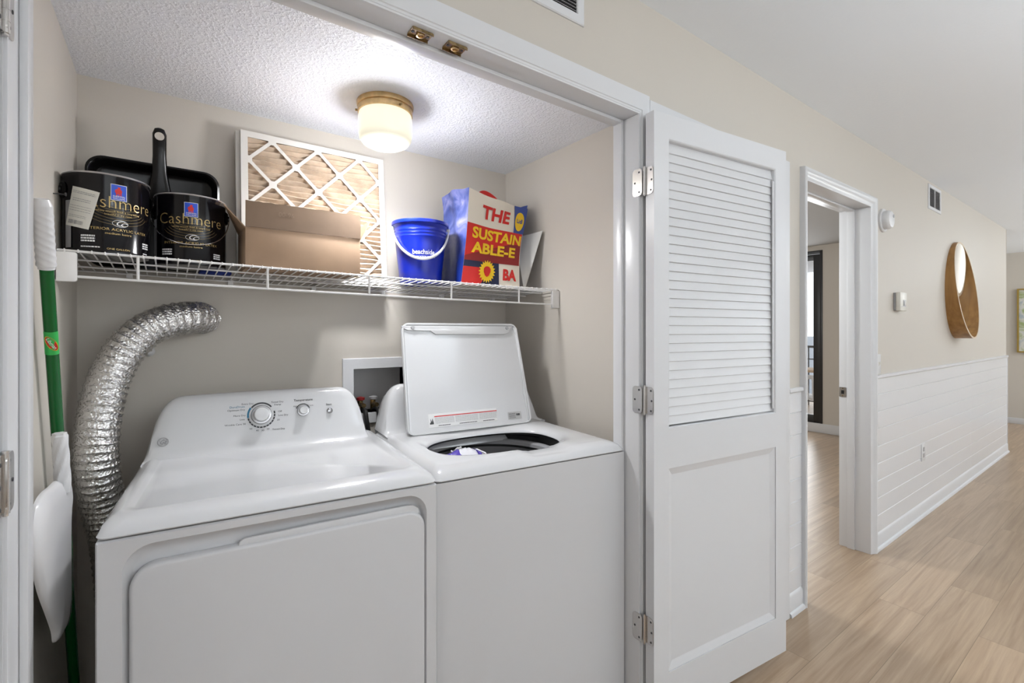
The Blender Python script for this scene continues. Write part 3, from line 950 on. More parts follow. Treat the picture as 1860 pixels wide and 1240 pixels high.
# ------------------------------------------------------------------ closet ceiling lamp
LX, LY = 0.618, 1.611
lp = thing('ceiling_lamp', 'lit drum ceiling lamp of opal glass with a brass base on the closet ceiling', 'ceiling lamp', (LX, LY, CC))
bm = bm_new(); lathe(bm, [(0.001, 0), (0.096, 0), (0.097, -0.006), (0.095, -0.016), (0.091, -0.018), (0.091, -0.021), (0.094, -0.023), (0.093, -0.037), (0.088, -0.038), (0.086, -0.030)], 64, cap=False)
o = obj('lamp_base', bm, M_brass, lp); o['label'] = 'aged brass base ring'
bm = bm_new(); lathe(bm, [(0.083, -0.030), (0.090, -0.040), (0.0915, -0.055), (0.0915, -0.105), (0.088, -0.124), (0.078, -0.138), (0.060, -0.147), (0.03, -0.151), (0.001, -0.152)], 64, cap=False)
obj('lamp_shade', bm, M_lamp, lp)
for a in (40, 160, 280):
    bm = bm_new(); a_ = R(a)
    tube(bm, [(0.092 * math.cos(a_), 0.092 * math.sin(a_), -0.030), (0.101 * math.cos(a_), 0.101 * math.sin(a_), -0.030)], 0.004, 10); obj('thumb_screw', bm, M_brassd, lp)
pl = bpy.data.lights.new('lamp_boost_point', 'POINT'); pl.energy = 5.6; pl.color = (0.98, 0.98, 1.0); pl.shadow_soft_size = 0.045  # extra point light hung below the shade to boost the lamp
po = bpy.data.objects.new('lamp_boost_point', pl); C.objects.link(po); po.location = (LX, LY, CC - 0.215)
pl = bpy.data.lights.new('closet_fill_spot', 'SPOT'); pl.energy = 22; pl.color = (0.97, 0.98, 1.0); pl.shadow_soft_size = 0.05; pl.spot_size = R(175); pl.spot_blend = 1.0  # extra spot below the shade, added to brighten the closet
po = bpy.data.objects.new('closet_fill_spot', pl); C.objects.link(po); po.location = (LX, LY, CC - 0.20)

# ------------------------------------------------------------------ wire shelf
sh = thing('wire_shelf', 'white wire closet shelf above the washer and dryer', 'shelf')
SA = Vector((XL + 0.004, 1.62, 1.531)); SB = Vector((XR - 0.004, 1.568, 1.507))
def sp(x, dy=0.0, dz=0.0):
    """point on the shelf: dy = distance behind the front rail"""
    t = (x - SA.x) / (SB.x - SA.x)
    p = SA.lerp(SB, t)
    sag = -0.004 * math.sin(PI * t)
    f = dy / (1.955 - p.y)
    return Vector((x, p.y + dy, p.z + dz + sag * (1 - f) - 0.018 * max(f, 0)))
def shelf_z(x, y):
    t = (x - SA.x) / (SB.x - SA.x)
    p = SA.lerp(SB, t); f = max(0.0, (y - p.y) / (1.955 - p.y))
    return p.z - 0.004 * math.sin(PI * t) * (1 - f) - 0.018 * f + 0.0060
xs = [SA.x + (SB.x - SA.x) * i / 24 for i in range(25)]
bm = bm_new()
nw = 62
for i in range(nw):
    x = SA.x + 0.014 + (SB.x - SA.x - 0.028) * i / (nw - 1)
    p0 = sp(x, -0.004, 0.0028)
    tube(bm, [sp(x, -0.0035, -0.004), p0, sp(x, 0.10, 0.0028), Vector((x, 1.955, p0.z - 0.018))], 0.0020, 6)
o = obj('cross_wires', bm, M_wire, sh)
bm = bm_new()
tube(bm, [sp(x) for x in xs], 0.0032, 10)
for dy in (0.115, 0.235): tube(bm, [sp(x, dy, -0.0025) for x in xs], 0.0026, 8)
tube(bm, [Vector((x, 1.955, sp(x, 0).z - 0.018)) for x in xs], 0.0028, 8)
obj('long_rod', bm, M_wire, sh)
bm = bm_new(); tube(bm, [sp(x, 0.0, -0.064) for x in [SA.x + 0.03] + xs[1:-1] + [SB.x - 0.03]], 0.0034, 10); obj('lower_front_rail', bm, M_wire, sh)
for x in (-0.065, 0.245, 0.555, 0.865, 1.175):
    bm = bm_new(); tube(bm, [sp(x, 0.0, -0.066), sp(x, 0.0, 0.002)], 0.0036, 8); obj('rail_post', bm, M_wire, sh)
for s_, x in ((1, XL), (-1, XR)):
    q = sp(x + s_ * 0.004)
    bm = bm_new()
    x0, x1 = sorted((x, x + s_ * 0.042))
    prism(bm, rrect(x0, x1, q.z - 0.078, q.z - 0.004, 0.006, 4), 'y', q.y - 0.006, q.y + 0.006)
    x0, x1 = sorted((x, x + s_ * 0.004))
    box(bm, x0, x1, q.y - 0.006, q.y + 0.05, q.z - 0.078, q.z - 0.004)
    obj('end_bracket', bm, M_wire, sh, bev=0.001)
bm = bm_new()
for x in (-0.1, 0.18, 0.46, 0.74, 1.02, 1.3):
    box(bm, x - 0.008, x + 0.008, 1.951, YB, sp(x).z - 0.030, sp(x).z - 0.014)
obj('wall_clip', bm, M_wire, sh)

# ------------------------------------------------------------------ paint cans
def bar_rows(bm, fn, u0, v0, w, h, rows, seed, fill=0.6, l=0.0):
    rnd = random.Random(seed)
    rh = h / rows
    for i in range(rows):
        v = v0 + h - rh * (i + 0.5)
        u = u0
        while u < u0 + w:
            ww = rnd.uniform(0.0016, 0.006) * (w / 0.03) ** 0.3
            e_ = min(u + ww, u0 + w)
            if e_ - u > 0.0005:
                add_patch(bm, fn, [(u, v - rh * fill / 2), (e_, v - rh * fill / 2), (e_, v + rh * fill / 2), (u, v + rh * fill / 2)], l)
            u = e_ + 0.0009

def paint_can(cx, cy, r, h, rot, label, bail, ears=True):
    z0 = shelf_z(cx, cy)
    t = thing('paint_can', label, 'paint can', (cx, cy, z0), 0, 'paint cans on the wire shelf')
    phi = math.atan2(-cy, -cx) + R(rot)
    bm = bm_new()
    lathe(bm, [(r * .97, 0), (r, 0.003), (r, 0.008), (r - 0.001, 0.010), (r - 0.001, h - 0.010), (r, h - 0.008), (r, h - 0.002), (r - 0.003, h), (r - 0.010, h - 0.001), (r - 0.012, h - 0.007), (r * 0.80, h - 0.007), (0.001, h - 0.006)], 72, cap=False)
    bm.faces.new([bm.verts.new((r * .97 * math.cos(2 * PI * k / 36), r * .97 * math.sin(2 * PI * k / 36), 0)) for k in range(36)])
    obj('can_body', bm, M_can, t)
    bm = bm_new(); lathe(bm, [(r + 0.0002, h - 0.0045), (r + 0.0012, h - 0.0025), (r + 0.0002, h - 0.0005), (r - 0.0015, h + 0.0004)], 72, cap=False)
    o = obj('rim', bm, M_steelb, t); o['label'] = 'thin silver rim'
    F = cyl_fn(0, 0, 0, r, phi)
    # paper label bits
    bm = bm_new()
    add_text(bm, F, 'Cashmere', 0.046, 0.0, 0.118, sx=0.93, bold=-0.0006)
    add_text(bm, F, 'INTERIOR ACRYLIC LATEX', 0.0095, 0.0, 0.060, sx=1.25)
    add_text(bm, F, 'medium lustre', 0.0075, 0.0, 0.050, sx=1.3)
    add_text(bm, F, 'velvety smooth finish & long lasting', 0.0062, 0.0, 0.108, sx=1.1)
    add_text(bm, F, 'beautiful in any room', 0.0062, 0.0, 0.100, sx=1.1)
    add_text(bm, F, 'ONE GALLON', 0.0065, 0.0, 0.010, sx=1.2)
    for k in range(7):
        arc_strip(bm, F, 0.0, 0.115 + k * 0.002, 0.075 - k * 0.007, 0.040 - k * 0.0055, 0.0004, 200, 340, 24)
    obj('gold_lettering', bm, M_gold, t)['label'] = 'gold lettering'
    bm = bm_new()
    arc_strip(bm, F, 0.003, 0.080, 0.017, 0.009, 0.0008, 0, 360, 28)
    add_text(bm, F, 'C', 0.020, 0.0, 0.074, shear=0.4, sx=1.3)
    add_text(bm, F, 'C', 0.014, 0.008, 0.073, shear=0.4, sx=1.3)
    bar_rows(bm, F, -0.078, 0.026, 0.030, 0.020, 3, 3, 0.62)
    bar_rows(bm, F, -0.078, 0.012, 0.040, 0.005, 1, 4, 0.62)
    bar_rows(bm, F, 0.060, 0.022, 0.024, 0.018, 3, 5, 0.62)
    bar_rows(bm, F, 0.062, 0.008, 0.018, 0.004, 1, 6, 0.62)
    obj('white_lettering', bm, M_white, t)['label'] = 'white lettering'
    bm = bm_new(); add_patch(bm, F, None, 0.0001, sub=(-0.017, 0.017, h - 0.068, h - 0.026, 6)); lg = obj('logo_patch', bm, M_white, t); lg['label'] = 'blue and white logo square'
    bm = bm_new(); add_patch(bm, F, None, 0.0003, sub=(-0.0158, 0.0158, h - 0.0668, h - 0.0272, 6)); obj('logo_ground', bm, M_logo, lg)
    bm = bm_new(); disc(bm, F, -0.001, h - 0.044, 0.0075, 0.007, 20, 0.0006)
    add_patch(bm, F, [(-0.002, h - 0.040), (0.002, h - 0.040), (0.004, h - 0.033), (-0.003, h - 0.033)], 0.0007)
    for u_ in (-0.005, 0.0, 0.004): add_patch(bm, F, [(u_ - 0.001, h - 0.056), (u_ + 0.001, h - 0.056), (u_ + 0.0015, h - 0.045), (u_ - 0.0015, h - 0.045)], 0.0007)
    obj('logo_emblem', bm, M_red, lg)
    bm = bm_new(); add_text(bm, cyl_fn(0, 0, 0, r, phi, 0.0014), 'SHERWIN', 0.0062, 0, h - 0.0595, sx=.95); add_text(bm, cyl_fn(0, 0, 0, r, phi, 0.0014), 'WILLIAMS', 0.0062, 0, h - 0.0650, sx=.95); obj('logo_lettering', bm, M_white, lg)
    # ears and bail
    for s_ in (-1, 1):
        a = phi + s_ * R(88)
        bm = bm_new()
        c_ = Vector((math.cos(a), math.sin(a), 0))
        tube(bm, [c_ * (r - 0.001) + Vector((0, 0, h - 0.045)), c_ * (r + 0.005) + Vector((0, 0, h - 0.045))], [0.022, 0.017], 20)
        tube(bm, [c_ * (r + 0.004) + Vector((0, 0, h - 0.045)), c_ * (r + 0.009) + Vector((0, 0, h - 0.045))], 0.009, 14)
        obj('handle_ear', bm, M_black, t)
    pts = []
    for k in range(25):
        q = -1 + 2 * k / 24
        a = phi + q * R(88) if bail > 0 else phi + R(180) + q * R(92)
        rr = r + 0.008 - 0.003 * (1 - q * q)
        dz = abs(bail) * (1 - abs(q) ** 2.2)
        pts.append((rr * math.cos(a), rr * math.sin(a), h - 0.045 - dz))
    bm = bm_new(); tube(bm, pts, 0.0014, 8); obj('wire_handle', bm, M_chrome, t)
    # grey side strip of the label
    bm = bm_new(); add_patch(bm, F, None, 0.0002, sub=(-r * R(76), -r * R(64), 0.012, h - 0.075, 4)); add_patch(bm, F, None, 0.0002, sub=(r * R(78), r * R(86), 0.012, h - 0.075, 4)); obj('side_strip', bm, M_grey, t)
    return t, F, h

t1, F1, h1 = paint_can(-0.134, 1.706, 0.0925, 0.208, 14, 'black paint can with gold lettering and a white price sticker, leftmost on the shelf', -0.10)
# move the left can's bail to hang behind: rebuild its sticker
bm = bm_new()
def Fs(u, v, l=0):
    a = R(-13)
    uu = -0.078 + u * math.cos(a) - v * math.sin(a); vv = 0.112 + u * math.sin(a) + v * math.cos(a)
    return F1(uu, vv, l + 0.002)
rows_ = [[Fs(-0.030 + 0.06 * i / 8, v) for i in range(9)] for v in (-0.050, 0.050)]
loft(bm, rows_, closed=False)
stk = obj('price_sticker', bm, M_sticker, t1); stk['label'] = 'white price sticker with barcode'
bm = bm_new()
bar_rows(bm, lambda u, v, l=0: Fs(u, v, 0.0005), -0.026, 0.034, 0.050, 0.008, 2, 11, 0.35)
bar_rows(bm, lambda u, v, l=0: Fs(u, v, 0.0005), -0.022, 0.014, 0.040, 0.010, 2, 12, 0.30)
bar_rows(bm, lambda u, v, l=0: Fs(u, v, 0.0005), -0.026, -0.012, 0.050, 0.018, 3, 13, 0.18)
bar_rows(bm, lambda u, v, l=0: Fs(u, v, 0.0005), -0.026, -0.027, 0.044, 0.008, 2, 14, 0.25)
rnd = random.Random(5); u = -0.022
while u < 0.014:
    ww = rnd.choice((0.0005, 0.001, 0.0015)); add_patch(bm, Fs, [(u, -0.043), (u + ww, -0.043), (u + ww, -0.033), (u, -0.033)], 0.0005); u += ww + rnd.choice((0.0006, 0.0012))
obj('sticker_print', bm, M_grey, stk)
t2, F2, h2 = paint_can(0.058, 1.775, 0.0925, 0.208, 0, 'black paint can with its thin wire handle hanging in front, right of the stickered can', 0.105)

# ------------------------------------------------------------------ black dustpan behind the cans
dp = thing('dustpan', 'large black dustpan standing behind the paint cans with its handle up', 'dustpan', (-0.03, 1.915, 1.524))
bm = bm_new()
W2 = 0.172
# shallow tray standing on its lip, open to the front
def tray(ins, y):
    return [(x, y, z) for x, z in rrect(-W2 + ins, W2 - ins, 0.0 + (0.002 if ins else 0), 0.338 - ins, 0.045 - ins * 0.5, 8)]
rings = [tray(0.0, 0.0), tray(0.0, -0.016), tray(0.006, -0.019), tray(0.011, -0.014), tray(0.020, 0.018), tray(0.030, 0.024)]
loft(bm, rings, True, False, True)
loft(bm, [tray(0.0, 0.0), tray(0.016, 0.026), tray(0.028, 0.030)], True, False, True)
obj('pan', bm, M_black, dp)
bm = bm_new()
rings = []
for z, hw, yd, yc in ((0.20, 0.040, 0.014, 0.010), (0.26, 0.030, 0.016, -0.004), (0.31, 0.021, 0.016, -0.016), (0.36, 0.018, 0.014, -0.028), (0.428, 0.0185, 0.013, -0.036), (0.443, 0.013, 0.010, -0.038), (0.447, 0.006, 0.005, -0.038)):
    rings.append([(0.008 + hw * math.copysign(abs(math.cos(a)) ** 0.7, math.cos(a)), yc + yd * math.copysign(abs(math.sin(a)) ** 0.8, math.sin(a)), z) for a in [2 * PI * k / 24 for k in range(24)]])
loft(bm, rings, True, True, True)
hd = obj('handle', bm, M_black, dp)
bm = bm_new(); lathe(bm, [(0.0125, 0.0), (0.0125, 0.003), (0.0095, 0.003), (0.0001, 0.001)], 24, (0.008, -0.0475, 0.418), 'y', cap=False)
obj('hanging_hole', bm, M_wall, hd)

# ------------------------------------------------------------------ air filters
def air_filter(loc, tilt, label, front):
    t = thing('air_filter', label, 'air filter', loc, 0, 'furnace filters leaning on the back wall')
    t.rotation_euler = (R(tilt), 0, R(0))
    Wf, Hf, Tf = 0.515, 0.523, 0.020
    bm = bm_new()
    b0 = 0.022
    # card frame: outer box walls and front face border
    box(bm, 0, Wf, 0, Tf, 0, 0.0015); box(bm, 0, Wf, 0, Tf, Hf - 0.0015, Hf); box(bm, 0, 0.0015, 0, Tf, 0, Hf); box(bm, Wf - 0.0015, Wf, 0, Tf, 0, Hf)
    rings = [[(i, -0.0006, i), (Wf - i, -0.0006, i), (Wf - i, -0.0006, Hf - i), (i, -0.0006, Hf - i)] for i in (0, b0)]
    loft(bm, rings)
    obj('card_frame', bm, M_card, t, smooth=0)
    if front:
        bm = bm_new()
        IW, IH = Wf - 2 * b0, Hf - 2 * b0
        def strip(p, q, w_, y):
            p, q = Vector(p), Vector(q); d = (q - p).normalized(); nn = Vector((-d.y, d.x)) * w_ / 2
            bm.faces.new([bm.verts.new((c.x, y, c.y)) for c in (p - nn, q - nn, q + nn, p + nn)])
        for k in range(-5, 6, 2):
            # u - v = k/6
            a = max(0, k / 6); b2 = min(1, 1 + k / 6)
            strip((b0 + IW * a, b0 + IH * (a - k / 6)), (b0 + IW * b2, b0 + IH * (b2 - k / 6)), 0.0115, -0.0008)
        for k in range(1, 12, 2):
            a = max(0, k / 6 - 1); b2 = min(1, k / 6)
            strip((b0 + IW * a, b0 + IH * (k / 6 - a)), (b0 + IW * b2, b0 + IH * (k / 6 - b2)), 0.0115, -0.0010)
        for i in range(0, 7):
            for j in range(0, 7):
                if (i + j) % 2 == 1:
                    cx, cz = b0 + IW * i / 6, b0 + IH * j / 6
                    bm.faces.new([bm.verts.new((min(max(cx + dx, b0 - .002), Wf - b0 + .002), -0.0012, min(max(cz + dz, b0 - .002), Hf - b0 + .002))) for dx, dz in
                                  ((-0.013, -0.006), (-0.006, -0.013), (0.006, -0.013), (0.013, -0.006), (0.013, 0.006), (0.006, 0.013), (-0.006, 0.013), (-0.013, 0.006))])
        obj('card_lattice', bm, M_card, t, smooth=0)
    bm = bm_new()
    rows = []
    npl = 27
    rnd = random.Random(3)
    for i in range(npl * 4 + 1):
        z = 0.004 + (Hf - 0.008) * i / (npl * 4)
        y = 0.0105 - 0.0085 * (1, 0.15, -1, 0.15)[i % 4] * 0.9
        rows.append([(0.003 + (Wf - 0.006) * j / 40, y + 0.0011 * math.sin(j * 0.9 + i * 0.13) + rnd.uniform(-.0005, .0005), z + 0.0016 * math.sin(j * 0.55 + (i // 4) * 1.7)) for j in range(41)])
    loft(bm, rows, closed=False)
    obj('pleated_media', bm, M_pleat, t, smooth=60)
    if front:
        bm = bm_new()
        bar_rows(bm, frame_fn((-0.0003, 0.012, 0.17), (0, 0, 1), (0, -1, 0), (-1, 0, 0)), 0, -0.003, 0.09, 0.007, 1, 8, 0.9, 0)
        obj('edge_print', bm, M_dgrey, t)
    return t
air_filter((0.205, 1.858, shelf_z(0.45, 1.86) + 0.0), -5.0, 'pleated furnace filter with white diamond lattice behind the cardboard box, frontmost of the filters', True)
air_filter((0.192, 1.881, shelf_z(0.45, 1.88) + 0.0), -4.6, 'white-edged furnace filter directly behind the lattice filter, only its edge showing', False)

# ------------------------------------------------------------------ cardboard box
zb = shelf_z(0.37, 1.7)
cb = thing('cardboard_box', 'open brown cardboard box on the wire shelf in front of the filter', 'cardboard box', (0.191, 1.652, zb), -0.0)
BW, BD, BH = 0.352, 0.185, 0.128
bm = bm_new(); th_ = 0.003
box(bm, 0, BW, 0, th_, 0, BH); box(bm, 0, BW, BD - th_, BD, 0, BH); box(bm, 0, th_, th_, BD - th_, 0, BH); box(bm, BW - th_, BW, th_, BD - th_, 0, BH); box(bm, 0, BW, 0, BD, 0, th_)
obj('box_body', bm, M_box, cb, bev=0.0008)
def flap(name, p0, p1, q1, q0, m, ragged=0):
    bm = bm_new()
    p0, p1, q0, q1 = map(Vector, (p0, p1, q0, q1))
    nrm = (p1 - p0).cross(q0 - p0).normalized() * th_
    n_ = 30
    rnd = random.Random(9)
    lo = [p0.lerp(p1, i / n_) for i in range(n_ + 1)]; hi = [q0.lerp(q1, i / n_) + (q0 - p0).normalized() * rnd.uniform(-ragged, ragged) for i in range(n_ + 1)]
    loft(bm, [lo, hi, [h + nrm for h in hi], [l + nrm for l in lo]] + [lo], closed=False)
    bm.faces.new([bm.verts.new(c) for c in (lo[0], hi[0], hi[0] + nrm, lo[0] + nrm)]); bm.faces.new([bm.verts.new(c) for c in (lo[-1], hi[-1], hi[-1] + nrm, lo[-1] + nrm)])
    return obj(name, bm, m, cb, smooth=0)
f_ = flap('front_flap', (0, 0, BH), (BW, 0, BH), (BW + 0.002, 0.006, BH + 0.083), (0.001, 0.006, BH + 0.081), M_boxd, 0.0012)
bm = bm_new(); add_text(bm, frame_fn((0.0, -0.0022, BH + 0.025), (1, 0.0, 0.0), (0, 0.07, 1), (0, -1, 0)), '00-96', 0.020, 0.115, 0.018, shear=0.1, extrude=0.0); 
obj('marker_writing', bm, M_brownp, f_)
flap('back_flap', (0, BD - 0.003, BH), (BW, BD - 0.003, BH), (BW, BD + 0.004, BH + 0.02), (0, BD + 0.004, BH + 0.02), M_boxd)
flap('right_flap', (BW, 0.004, BH - 0.004), (BW, BD - 0.006, BH), (BW + 0.045, BD - 0.02, BH + 0.072), (BW + 0.038, 0.012, BH + 0.070), M_box)
flap('left_flap', (0, 0.004, BH - 0.004), (0, BD - 0.006, BH), (-0.036, BD - 0.03, BH + 0.074), (-0.057, 0.004, BH + 0.058), M_box)

# ------------------------------------------------------------------ blue bucket
bk = thing('bucket', 'small blue plastic bucket with a white handle on the wire shelf', 'bucket', (0.817, 1.752, shelf_z(0.82, 1.75)))
rt, rb, hb = 0.112, 0.080, 0.243
bm = bm_new()
prof = [(0.001, 0.003), (rb - 0.004, 0.003), (rb - 0.002, 0.0), (rb, 0.003)]
def br_(z): return rb + (rt - 0.006 - rb) * z / hb
for z in (0.05, 0.10, 0.15, 0.178, 0.181, 0.184, 0.190, 0.193, 0.196, 0.202, 0.205, 0.208, 0.225): prof.append((br_(z) + (0.0012 if z in (0.181, 0.193, 0.205) else 0), z))
prof += [(br_(hb) , hb - 0.014), (rt, hb - 0.013), (rt + 0.001, hb - 0.008), (rt, hb - 0.001), (rt - 0.003, hb), (rt - 0.006, hb - 0.004), (rb - 0.003, 0.006), (0.001, 0.006)]
lathe(bm, prof, 72, cap=False); obj('bucket_body', bm, M_blue, bk)
phb = math.atan2(-1.752, -0.817)
Fb = cyl_fn(0, 0, 0, rb + 0.0005, phb, 0.001, taper=(rt - 0.006 - rb) / hb)
bm = bm_new(); add_text(bm, Fb, 'beachside', 0.026, 0.012, 0.110, bold=0.0003, sx=0.85); add_text(bm, Fb, 'VACATION RENTALS', 0.0075, 0.020, 0.098, sx=1.1); obj('white_lettering', bm, M_white, bk)
pts = []
for k in range(33):
    q = -1 + 2 * k / 32
    a = phb + R(4) + q * R(86)
    dz = 0.130 * (1 - abs(q) ** 2.0)
    z = hb - 0.022 - dz
    rr = br_(z) + 0.008
    pts.append((rr * math.cos(a), rr * math.sin(a), z))
bm = bm_new()
tube(bm, pts, [0.0035 + 0.0022 * math.sin(PI * k / 32) for k in range(33)], 10); obj('bucket_handle', bm, M_plw, bk)
bm = bm_new()
for p in (pts[0], pts[-1]):
    v_ = Vector((p[0], p[1], 0)).normalized()
    tube(bm, [Vector(p) - v_ * 0.008, Vector(p) + v_ * 0.005], 0.006, 12)
obj('handle_pin', bm, M_plw, bk)

# blue flat item
bm = bm_new()
rings = [[(x, y, z) for x, y in rrect(-0.045, 0.045, -0.05, 0.05, 0.012)] for z in (0, 0.012)]
loft(bm, rings, True, True, True)
o = obj('folded_cloth', bm, mat('blue_cloth', (0.01, 0.03, 0.22), 0.8, bump=(60, 0.5, 0.004)), None, bev=0.003)
o.location = (0.128, 1.885, shelf_z(0.13, 1.9)); tag(o, 'small flat blue item lying on the wire shelf behind the second paint can', 'cloth')

# ------------------------------------------------------------------ shopping bag
zg = shelf_z(1.05, 1.65)
bg_ = thing('shopping_bag', 'printed red, cream and blue reusable shopping bag on the wire shelf', 'shopping bag')
# corner curves (front-left, front-right, back-right, back-left) as functions of height t 0..1
HB = 0.395
def lerp(a, b_, t): return a + (b_ - a) * t
def corner(k, t):
    if k == 0: return Vector((lerp(0.937, 0.985, t) + 0.006 * math.sin(PI * t), lerp(1.640, 1.655, t), 0))
    if k == 1: return Vector((lerp(1.235, 1.335, t) - 0.012 * math.sin(PI * t * 1.3), lerp(1.650, 1.735, t), 0))
    if k == 2: return Vector((lerp(1.23, 1.315, t), lerp(1.82, 1.87, t), 0))
    return Vector((lerp(0.935, 0.965, t) - 0.012 * math.sin(PI * t * 2) * t, lerp(1.80, 1.855, t), 0))
def edge_pt(a, b_, u, t, amp, ph):
    p = corner(a, t).lerp(corner(b_, t), u)
    d = (corner(b_, t) - corner(a, t)).normalized(); n_ = Vector((d.y, -d.x, 0))
    w_ = amp * math.sin(PI * u) * (math.sin(7 * u + ph + 4 * t) + 0.6 * math.sin(13 * u * t + ph)) * (0.4 + 0.6 * t)
    top = 0.0
    if a == 0: top = -0.010 * t * math.sin(PI * u) - 0.016 * t * u
    if a == 3: top = 0.010 * t * math.sin(PI * u)
    return Vector((p.x + n_.x * w_, p.y + n_.y * w_, zg + t * (HB + top)))
def face_grid(a, b_, amp, ph, nu=40, nt=40):
    return [[edge_pt(a, b_, i / nu, j / nt, amp, ph) for i in range(nu + 1)] for j in range(nt + 1)]
def Fbag(u, v, l=0):   # u 0..1 across the front, v 0..1 up
    p = edge_pt(0, 1, u, v, 0.006, 0.5)
    e1 = edge_pt(0, 1, min(u + .01, 1), v, 0.006, 0.5) - edge_pt(0, 1, u - .01, v, 0.006, 0.5)
    n_ = Vector((e1.y, -e1.x, 0)).normalized()
    return p + n_ * (0.0012 + l)
bm = bm_new(); loft(bm, face_grid(0, 1, 0.006, 0.5), closed=False); fp = obj('front_panel', bm, M_cream, bg_, smooth=60)
bm = bm_new(); loft(bm, face_grid(3, 0, 0.009, 1.0), closed=False); gp = obj('side_gusset', bm, M_gusset, bg_, smooth=60); gp['label'] = 'blue patterned side gusset'
bm = bm_new(); loft(bm, face_grid(1, 2, 0.006, 2.0), closed=False); obj('side_gusset', bm, M_bagblue, bg_, smooth=60)
bm = bm_new(); loft(bm, face_grid(2, 3, 0.004, 2.0), closed=False); obj('back_panel', bm, M_bagblue, bg_, smooth=60)
bm = bm_new(); bm.faces.new([bm.verts.new(corner(k, 0) + Vector((0, 0, zg + 0.002))) for k in range(4)]); obj('bottom_panel', bm, M_cream, bg_)
def region(name, m, u0, u1, v0, v1, l=0.0, parent=fp, fu0=None, fu1=None):
    nn = 24
    rows = []
    for j in range(nn + 1):
        v = lerp(v0, v1, j / nn)
        a = u0 if fu0 is None else fu0(v); b_ = u1 if fu1 is None else fu1(v)
        rows.append([Fbag(lerp(a, b_, i / nn), v, l) for i in range(nn + 1)])
    bm = bm_new(); loft(bm, rows, closed=False)
    return obj(name, bm, m, parent, smooth=60)
region('red_band', M_red, 0.0, 0.86, 0.29, 0.645, fu1=lambda v: lerp(0.45, 1.0, min(1, (v - .29) / .20)) if v < .40 else 0.985)
region('maroon_band', M_dred, 0.0, 0.985, 0.255, 0.50, 0.0003, fu0=lambda v: 0.0 if v < 0.30 else lerp(0.0, 0.80, min(1, (v - .30) / .20)))
region('navy_corner', M_navy, 0.0, 0.60, 0.0, 0.290, 0.0, fu1=lambda v: lerp(0.63, 0.60, v / .29))
region('blue_corner', M_bagblue, 0.78, 1.0, 0.645, 1.0, 0.0003, fu0=lambda v: lerp(0.80, 0.76, (v - .645) / .355))
region('red_corner', M_red, 0.0, 0.30, 0.0, 0.19, 0.0004, fu1=lambda v: 0.36 - 0.9 * abs(v - 0.08))
bm = bm_new()
# sunflower
def Fm(u, v, l=0): return Fbag(u / 0.345, v / HB, l + 0.0012)   # metric coordinates
cu, cv = 0.40 * 0.345, 0.155 * HB
pts_ = []
for k in range(40):
    rr = 0.052 if k % 2 == 0 else 0.040
    pts_.append((cu + rr * math.cos(2 * PI * k / 40), cv + rr * 0.95 * math.sin(2 * PI * k / 40)))
cvv = bm.verts.new(Fm(cu, cv)); ring = [bm.verts.new(Fm(*p)) for p in pts_]
for k in range(40): bm.faces.new((cvv, ring[k], ring[(k + 1) % 40]))
add_text(bm, Fm, 'SUSTAIN', 0.064, 0.184, 0.500 * HB, bold=0.0022, sx=1.22)
add_text(bm, Fm, 'ABLE-E', 0.062, 0.172, 0.345 * HB, bold=0.0022, sx=1.42)
obj('yellow_lettering', bm, M_yellow, fp)['label'] = 'yellow print'
bm = bm_new()
add_text(bm, Fm, 'THE', 0.082, 0.158, 0.735 * HB, bold=0.0028, sx=1.02)
add_text(bm, Fm, 'BA', 0.066, 0.275, 0.08 * HB, bold=0.0028, sx=1.0)
Fm2 = lambda u, v, l=0: Fm(u, v, l + 0.001)
bmd = bm_new(); disc(bmd, Fm, 0.885 * 0.345, 0.80 * HB, 0.030, 0.049, 36); obj('round_logo', bmd, M_yellow, fp)
sb_ = [(cu + x, cv + z) for x, z in ((0, -0.024), (0.012, -0.017), (0.021, -0.002), (0.021, 0.012), (0.012, 0.020), (0, 0.022), (-0.012, 0.020), (-0.021, 0.012), (-0.021, -0.002), (-0.012, -0.017))]
bm.faces.new([bm.verts.new(Fm2(*p)) for p in sb_])
obj('red_lettering', bm, M_red, fp)['label'] = 'red print'
bm = bm_new(); add_text(bm, Fm2, 'Lidl', 0.030, 0.885 * 0.345, 0.78 * HB, bold=0.001, sx=0.9); obj('round_logo_lettering', bm, M_bagblue, fp)
bm = bm_new()
pts = []
for k in range(17):
    q = k / 16
    p = edge_pt(0, 1, 0.16 + 0.42 * q, 1.0, 0.006, 0.5)
    pts.append(p + Vector((0, 0.012, -0.015 + 0.035 * math.sin(PI * min(1, q * 1.3)) ** 0.6 * (1 - 0.35 * q))))
rows_ = [[p + Vector((0, 0, 0.009)) for p in pts], [p + Vector((0, 0, -0.009)) for p in pts], [p + Vector((0, 0.003, -0.009)) for p in pts], [p + Vector((0, 0.003, 0.009)) for p in pts]]
loft(bm, rows_ + [rows_[0]], closed=False); obj('carry_handle', bm, M_red, bg_)

